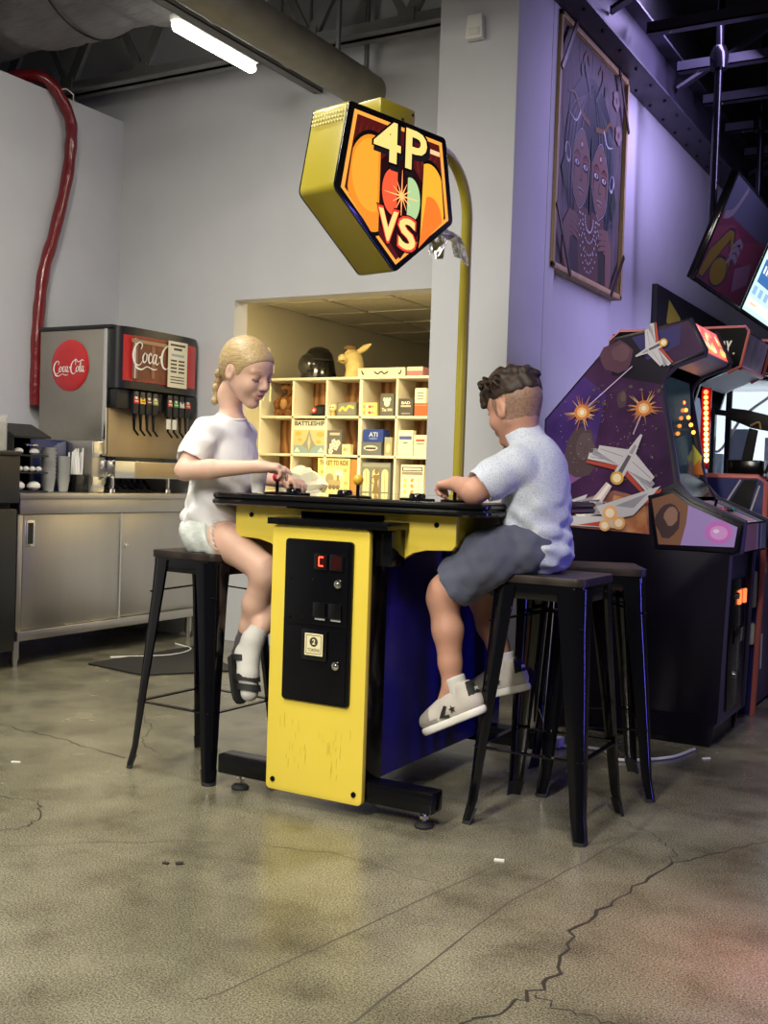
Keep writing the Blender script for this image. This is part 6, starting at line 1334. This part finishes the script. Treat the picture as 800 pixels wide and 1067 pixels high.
shR, elR, wrR = (-1.305, 3.345, 1.09), (-1.39, 3.41, 1.012), (-1.490, 3.245, 1.030)
B.chain([shL, elL], [.050, .038], .02); B.chain([elL, (-1.43, 3.03, 1.018), wrL], [.036, .034, .024], .015)
B.chain([shR, elR, wrR], [.050, .036, .023], .02)
hand(B, wrL, (-.86, .34, -.05), (0, -.2, 1), -1, (40, 46, 50, 52), .92); hand(B, wrR, (-.90, -.30, -.05), (0, .2, 1), 1, (40, 46, 50, 52), .92)
kL = (-1.507, 3.05, .700); kR = (-1.505, 3.33, .690)
B.chain([(-1.30, 3.14, .838), (-1.40, 3.08, .805), kL], [.080, .066, .050], .03); B.chain([(-1.30, 3.30, .838), (-1.40, 3.33, .80), kR], [.080, .066, .050], .03)
B.chain([kL, (-1.515, 3.05, .675), (-1.494, 3.05, .58), (-1.482, 3.05, .48), (-1.474, 3.05, .41)], [.050, .047, .046, .034, .029], .02)
B.chain([kR, (-1.508, 3.33, .66), (-1.475, 3.33, .57), (-1.445, 3.33, .50), (-1.428, 3.33, .45)], [.050, .047, .045, .034, .029], .02)
B.chain([(-1.474, 3.05, .41), (-1.49, 3.05, .36)], [.029, .028], .01); B.chain([(-1.428, 3.33, .45), (-1.45, 3.33, .40)], [.029, .028], .01)
def b_region(P):
    q = HB.loc(P); fade = (q[:, 2] > -.045 + .5 * np.maximum(q[:, 0] + .02, 0)) & (q[:, 0] < .040 - .25 * np.abs(q[:, 2] - .02)) & (np.linalg.norm(q - np.array([-.01, 0, .02]), axis=1) < .14)
    ear = (np.abs(q[:, 1]) > .0715) & (np.abs(q[:, 0] + .004) < .026) & (np.abs(q[:, 2] + .005) < .036)
    lip = (q[:, 0] > .083) & (np.abs(q[:, 1]) < .021) & (q[:, 2] < -.0465) & (q[:, 2] > -.0705)
    return np.where(lip, 1, np.where(fade & ~ear, 2, 0))
B.mesh('body', [BS, GL, BF], boy, b_region)
HV = Vol((-1.55, 3.05, 1.20), (-1.22, 3.36, 1.46), .0035)
HB.e(HV, (-.010, 0, .052), (.098, .078, .070), 0); HB.e(HV, (.060, 0, .070), (.050, .064, .040), .02)
rn = random.Random(31)
for k in range(46):
    a = rn.uniform(0, 2 * math.pi); t = rn.uniform(.05, 1); rr = math.sqrt(t)
    p = (-.004 + .092 * rr * math.cos(a), .070 * rr * math.sin(a), .052 + .070 * math.sqrt(max(0, 1 - t * .8)) + rn.uniform(-.004, .010)); HB.e(HV, p, (rn.uniform(.014, .026), rn.uniform(.012, .022), rn.uniform(.010, .020)), .006)
for y in (-.05, -.03, -.01, .012, .034, .055):
    for j in range(3): HB.e(HV, (.092 + .008 * rn.uniform(-1, 1) - .25 * abs(y), y + rn.uniform(-.006, .006), .070 - .020 * j), (.013, .013, .015), .006)
HV.clip(HB.w((.0, 0, .030)), -HB.F[2] * .97 - HB.F[0] * .10, .008)
X, Y, Z = HV.coords(); HV.D = (HV.D + .0028 * np.sin(70 * X + 55 * Z + 3 * np.sin(60 * Y)) * np.sin(80 * Y - 40 * Z + 2 * np.sin(50 * X))).astype(np.float32)
bh = HV.mesh('hair', hair_mat('dark_brown_hair', (.010, .006, .005), (.050, .027, .017), (40, 40, 40), .6), boy)
for k in range(26):
    a = rn.uniform(-1.9, 1.9) if k % 3 else rn.uniform(-.6, .6); r0 = .090; b0 = np.array((.0 + r0 * math.cos(a), .074 * math.sin(a), .085 + rn.uniform(-.02, .03)))
    o_ = np.array((math.cos(a), math.sin(a), .25)); tn = np.array((-math.sin(a), math.cos(a), 0)); sg = rn.choice((-1, 1))
    curve_part('curl', [HB.w(b0), HB.w(b0 + o_ * .016 + tn * sg * .006), HB.w(b0 + o_ * .022 + tn * sg * .016 - np.array((0, 0, .010))), HB.w(b0 + o_ * .014 + tn * sg * .022 - np.array((0, 0, .020)))], .0042, bh.data.materials[0], bh)
for t in (-1, 1):
    curve_part('eyelash', [HB.w((.0845, t * .018, .003)), HB.w((.0885, t * .030, .004)), HB.w((.080, t * .046, .001))], .0016, mat('dark_lash', (.02, .012, .01), .6), boy)
    curve_part('eyebrow', [HB.w((.0905, t * .014, .022)), HB.w((.090, t * .030, .0285)), HB.w((.078, t * .048, .024))], .0032, mat('dark_brow', (.04, .022, .015), .7), boy)
# shirt
SB = cloth_mat('speckled_pale_cotton', (.56, .60, .70), dots=(.20, .24, .38), wr=.2)
S_ = Vol((-1.56, 2.86, .70), (-1.04, 3.56, 1.28), .004)
S_.ell((-1.288, 3.215, 1.04), (.098, .138, .150), None, .03); S_.ell((-1.285, 3.22, .93), (.100, .136, .15), None, .04); S_.ell((-1.283, 3.22, .83), (.112, .142, .09), None, .04)
for y in (3.10, 3.335): S_.cone((-1.308, 3.213, 1.135), (-1.308, y, 1.092), .060, .057, .03)
S_.chain([(-1.310, 3.09, 1.090), (-1.350, 3.04, 1.055), (-1.378, 3.010, 1.030)], [.059, .058, .056], .02); S_.chain([(-1.305, 3.345, 1.09), (-1.375, 3.40, 1.03)], [.060, .055], .02)
S_.cone((-1.315, 3.213, 1.12), HB.w((-.030, 0, -.05)), .050, .050, .004, True)
S_.clip((0, 0, .7675), (0, 0, -1), .004)
S_.ell((-1.515, 3.22, .780), (.14, .24, .085), None, .006, True)
S_.cone((-1.400, 2.985, 1.010), (-1.45, 2.93, .97), .058, .085, .005, True)
S_.folds(.0090, [(50, 30, 110, 0, 2.4), (-80, 60, 90, 1, 2.2), (90, -50, 60, 2.4, 2.4)], lambda X, Y, Z: np.clip((1.06 - Z) / .12, .18, 1))
shb = S_.mesh('shirt', SB, boy)
cv = Vol((-1.46, 3.08, 1.06), (-1.20, 3.34, 1.26), .003)
ca, cb_ = np.array((-1.343, 3.207, 1.206)), np.array((-1.312, 3.213, 1.140)); ax_ = (ca - cb_) / np.linalg.norm(ca - cb_)
cv.cone(ca + ax_ * .02, cb_ - ax_ * .02, .052, .078, 0); cv.cone(ca + ax_ * .03, cb_ - ax_ * .03, .044, .068, .002, True); cv.clip(ca, ax_, .002); cv.clip(cb_, -ax_, .002); cv.clip(HB.w((.018, 0, -.10)), HB.F[0] - .5 * HB.F[2], .003)
cv.mesh('collar', SB, boy)
P = Print((-1.245, 3.175, 1.150), (.35, -.93, 0), (-.25, 0, 1), lift=.006); P.rect(0, 0, .008, .018, flat((.05, .10, .45))); P.build('collar_tag', shb, 'small blue tag')
# shorts
G_ = cloth_mat('grey_blue_twill', (.078, .086, .135), wr=.3)
T_ = Vol((-1.60, 2.94, .60), (-1.08, 3.46, .95), .004)
T_.ell((-1.295, 3.22, .845), (.105, .134, .080), None, .02)
T_.chain([(-1.30, 3.145, .840), (-1.38, 3.085, .808), (-1.475, 3.055, .725)], [.092, .087, .078], .03); T_.chain([(-1.30, 3.295, .840), (-1.38, 3.33, .80), (-1.465, 3.335, .715)], [.092, .087, .078], .03)
T_.clip((-1.478, 3.055, .712), (-.80, 0, -.60), .004); 
X, Y, Z = T_.coords(); seat = np.maximum(np.maximum(np.abs(X + 1.22) - .150, np.abs(Y - 3.22) - .150), Z - .7665); T_.D = np.maximum(T_.D, -seat).astype(np.float32)
T_.folds(.0035, [(110, 30, 60, 0, 3), (-60, 90, 90, 1, 3), (40, 130, -50, 2, 3)])
T_.mesh('shorts', G_, boy)
P = Print((-1.40, 3.020, .865), (-.55, -.35, -.55), (-.5, 0, .6), lift=.012); P.poly([(0, 0), (.030, .004), (.030, .014), (.004, .016)], flat((.7, .7, .74))); P.build('pocket_lining', boy)
# sneakers
upm = cloth_mat('stone_suede', (.50, .46, .42), wr=.08); som = mat('white_rubber', (.72, .70, .66), .5); tcm = cloth_mat('grey_suede', (.26, .235, .22), wr=.08)
def sneaker(an, yaw, pitch):
    q = Matrix.Rotation(R(yaw), 3, 'Z') @ Matrix.Rotation(R(pitch), 3, 'Y'); an = np.array(an); F_ = np.array([list(q @ Vector(v)) for v in ((1, 0, 0), (0, 1, 0), (0, 0, 1))])
    W = lambda p: an + p[0] * F_[0] + p[1] * F_[1] + p[2] * F_[2]
    def vol(): return Vol(an - .19, an + .19, .0035)
    a = vol()
    a.chain([W((-.035, 0, -.045)), W((.03, 0, -.048)), W((.09, .002, -.055)), W((.125, .004, -.058))], [.036, .036, .033, .027], .02); a.cone(W((-.030, 0, -.005)), W((-.033, 0, -.05)), .034, .036, .02); a.cone(W((.02, 0, -.018)), W((.06, 0, -.04)), .030, .030, .02)
    a.ell(W((.10, .002, -.060)), (.050, .041, .030), F_, .015); a.ell(W((-.01, 0, -.062)), (.060, .036, .030), F_, .015)
    a.clip(W((0, 0, -.076)), -F_[2], .002); a.clip(W((-.03, 0, .018)), F_[2] * .9 - F_[0] * .35, .003); a.cone(W((-.010, 0, .03)), W((-.006, 0, -.01)), .026, .024, .003, True)
    def reg(P):
        l = (P - an) @ F_.T; return np.where((l[:, 0] > .098) | ((l[:, 0] > .075) & (l[:, 2] < -.060)), 1, np.where((l[:, 0] < -.052) & (l[:, 2] > -.035), 2, 0))
    up = a.mesh('sneaker', [upm, tcm, M['blackmat']], boy, reg)
    b = vol(); b.ell(W((.085, .003, -.084)), (.072, .044, .030), F_, .0); b.ell(W((-.02, 0, -.084)), (.056, .038, .030), F_, .02); b.cone(W((-.02, 0, -.084)), W((.10, .002, -.084)), .036, .040, .02); b.clip(W((0, 0, -.074)), F_[2], .002); b.clip(W((0, 0, -.098)), -F_[2], .003)
    b.mesh('sole', som, up)
    c = vol(); c.cone(W((-.012, 0, .035)), W((-.006, 0, -.02)), .034, .031, 0); c.clip(W((-.012, 0, .036)), F_[2], .003); c.mesh('sock', wsock if yaw else gsock, boy)
    for sd in (-1, 1):
        P = Print(W((.0, sd * .0375, -.05)), F_[0] * (1 if sd < 0 else -1), F_[2], lift=.007); s_ = 1 if sd < 0 else -1
        P.poly([(s_ * .035, .018), (s_ * .065, -.014), (s_ * .030, -.022), (s_ * .028, -.014), (s_ * .046, -.011), (s_ * .026, .012)], M['blackmat'])
        st_ = []
        for k in range(10): rr = .013 if k % 2 == 0 else .0055; st_.append((s_ * .012 + rr * math.sin(R(36 * k)), -.002 + rr * math.cos(R(36 * k))))
        P.poly(st_, M['blackmat']); P.build('side_emblem', up, 'black star and chevron')
    P = Print(W((-.064, -.0, -.02)), F_[1] * -1, F_[2], lift=.006); P.rect(-.012, -.006, .012, .006, flat((.7, .68, .64))); P.build('heel_mark', up)
    for k in range(4):
        x = .030 + .014 * k; z = -.004 - .0075 * k; MB().tube([W((x, -.022, z - .010)), W((x + .003, 0, z + .004)), W((x, .022, z - .010))], .0035, 6).build('lace', wsock, up)
    MB().tube(spline([tuple(W((.03, -.005, .002))), tuple(W((.045, -.02, .018))), tuple(W((.05, -.035, .004))), tuple(W((.03, -.012, .0)))], 5), .003, 6).build('lace_bow', wsock, up)
sneaker((-1.462, 3.05, .400), 180, 27)
sneaker((-1.425, 3.33, .445), 176, 18)
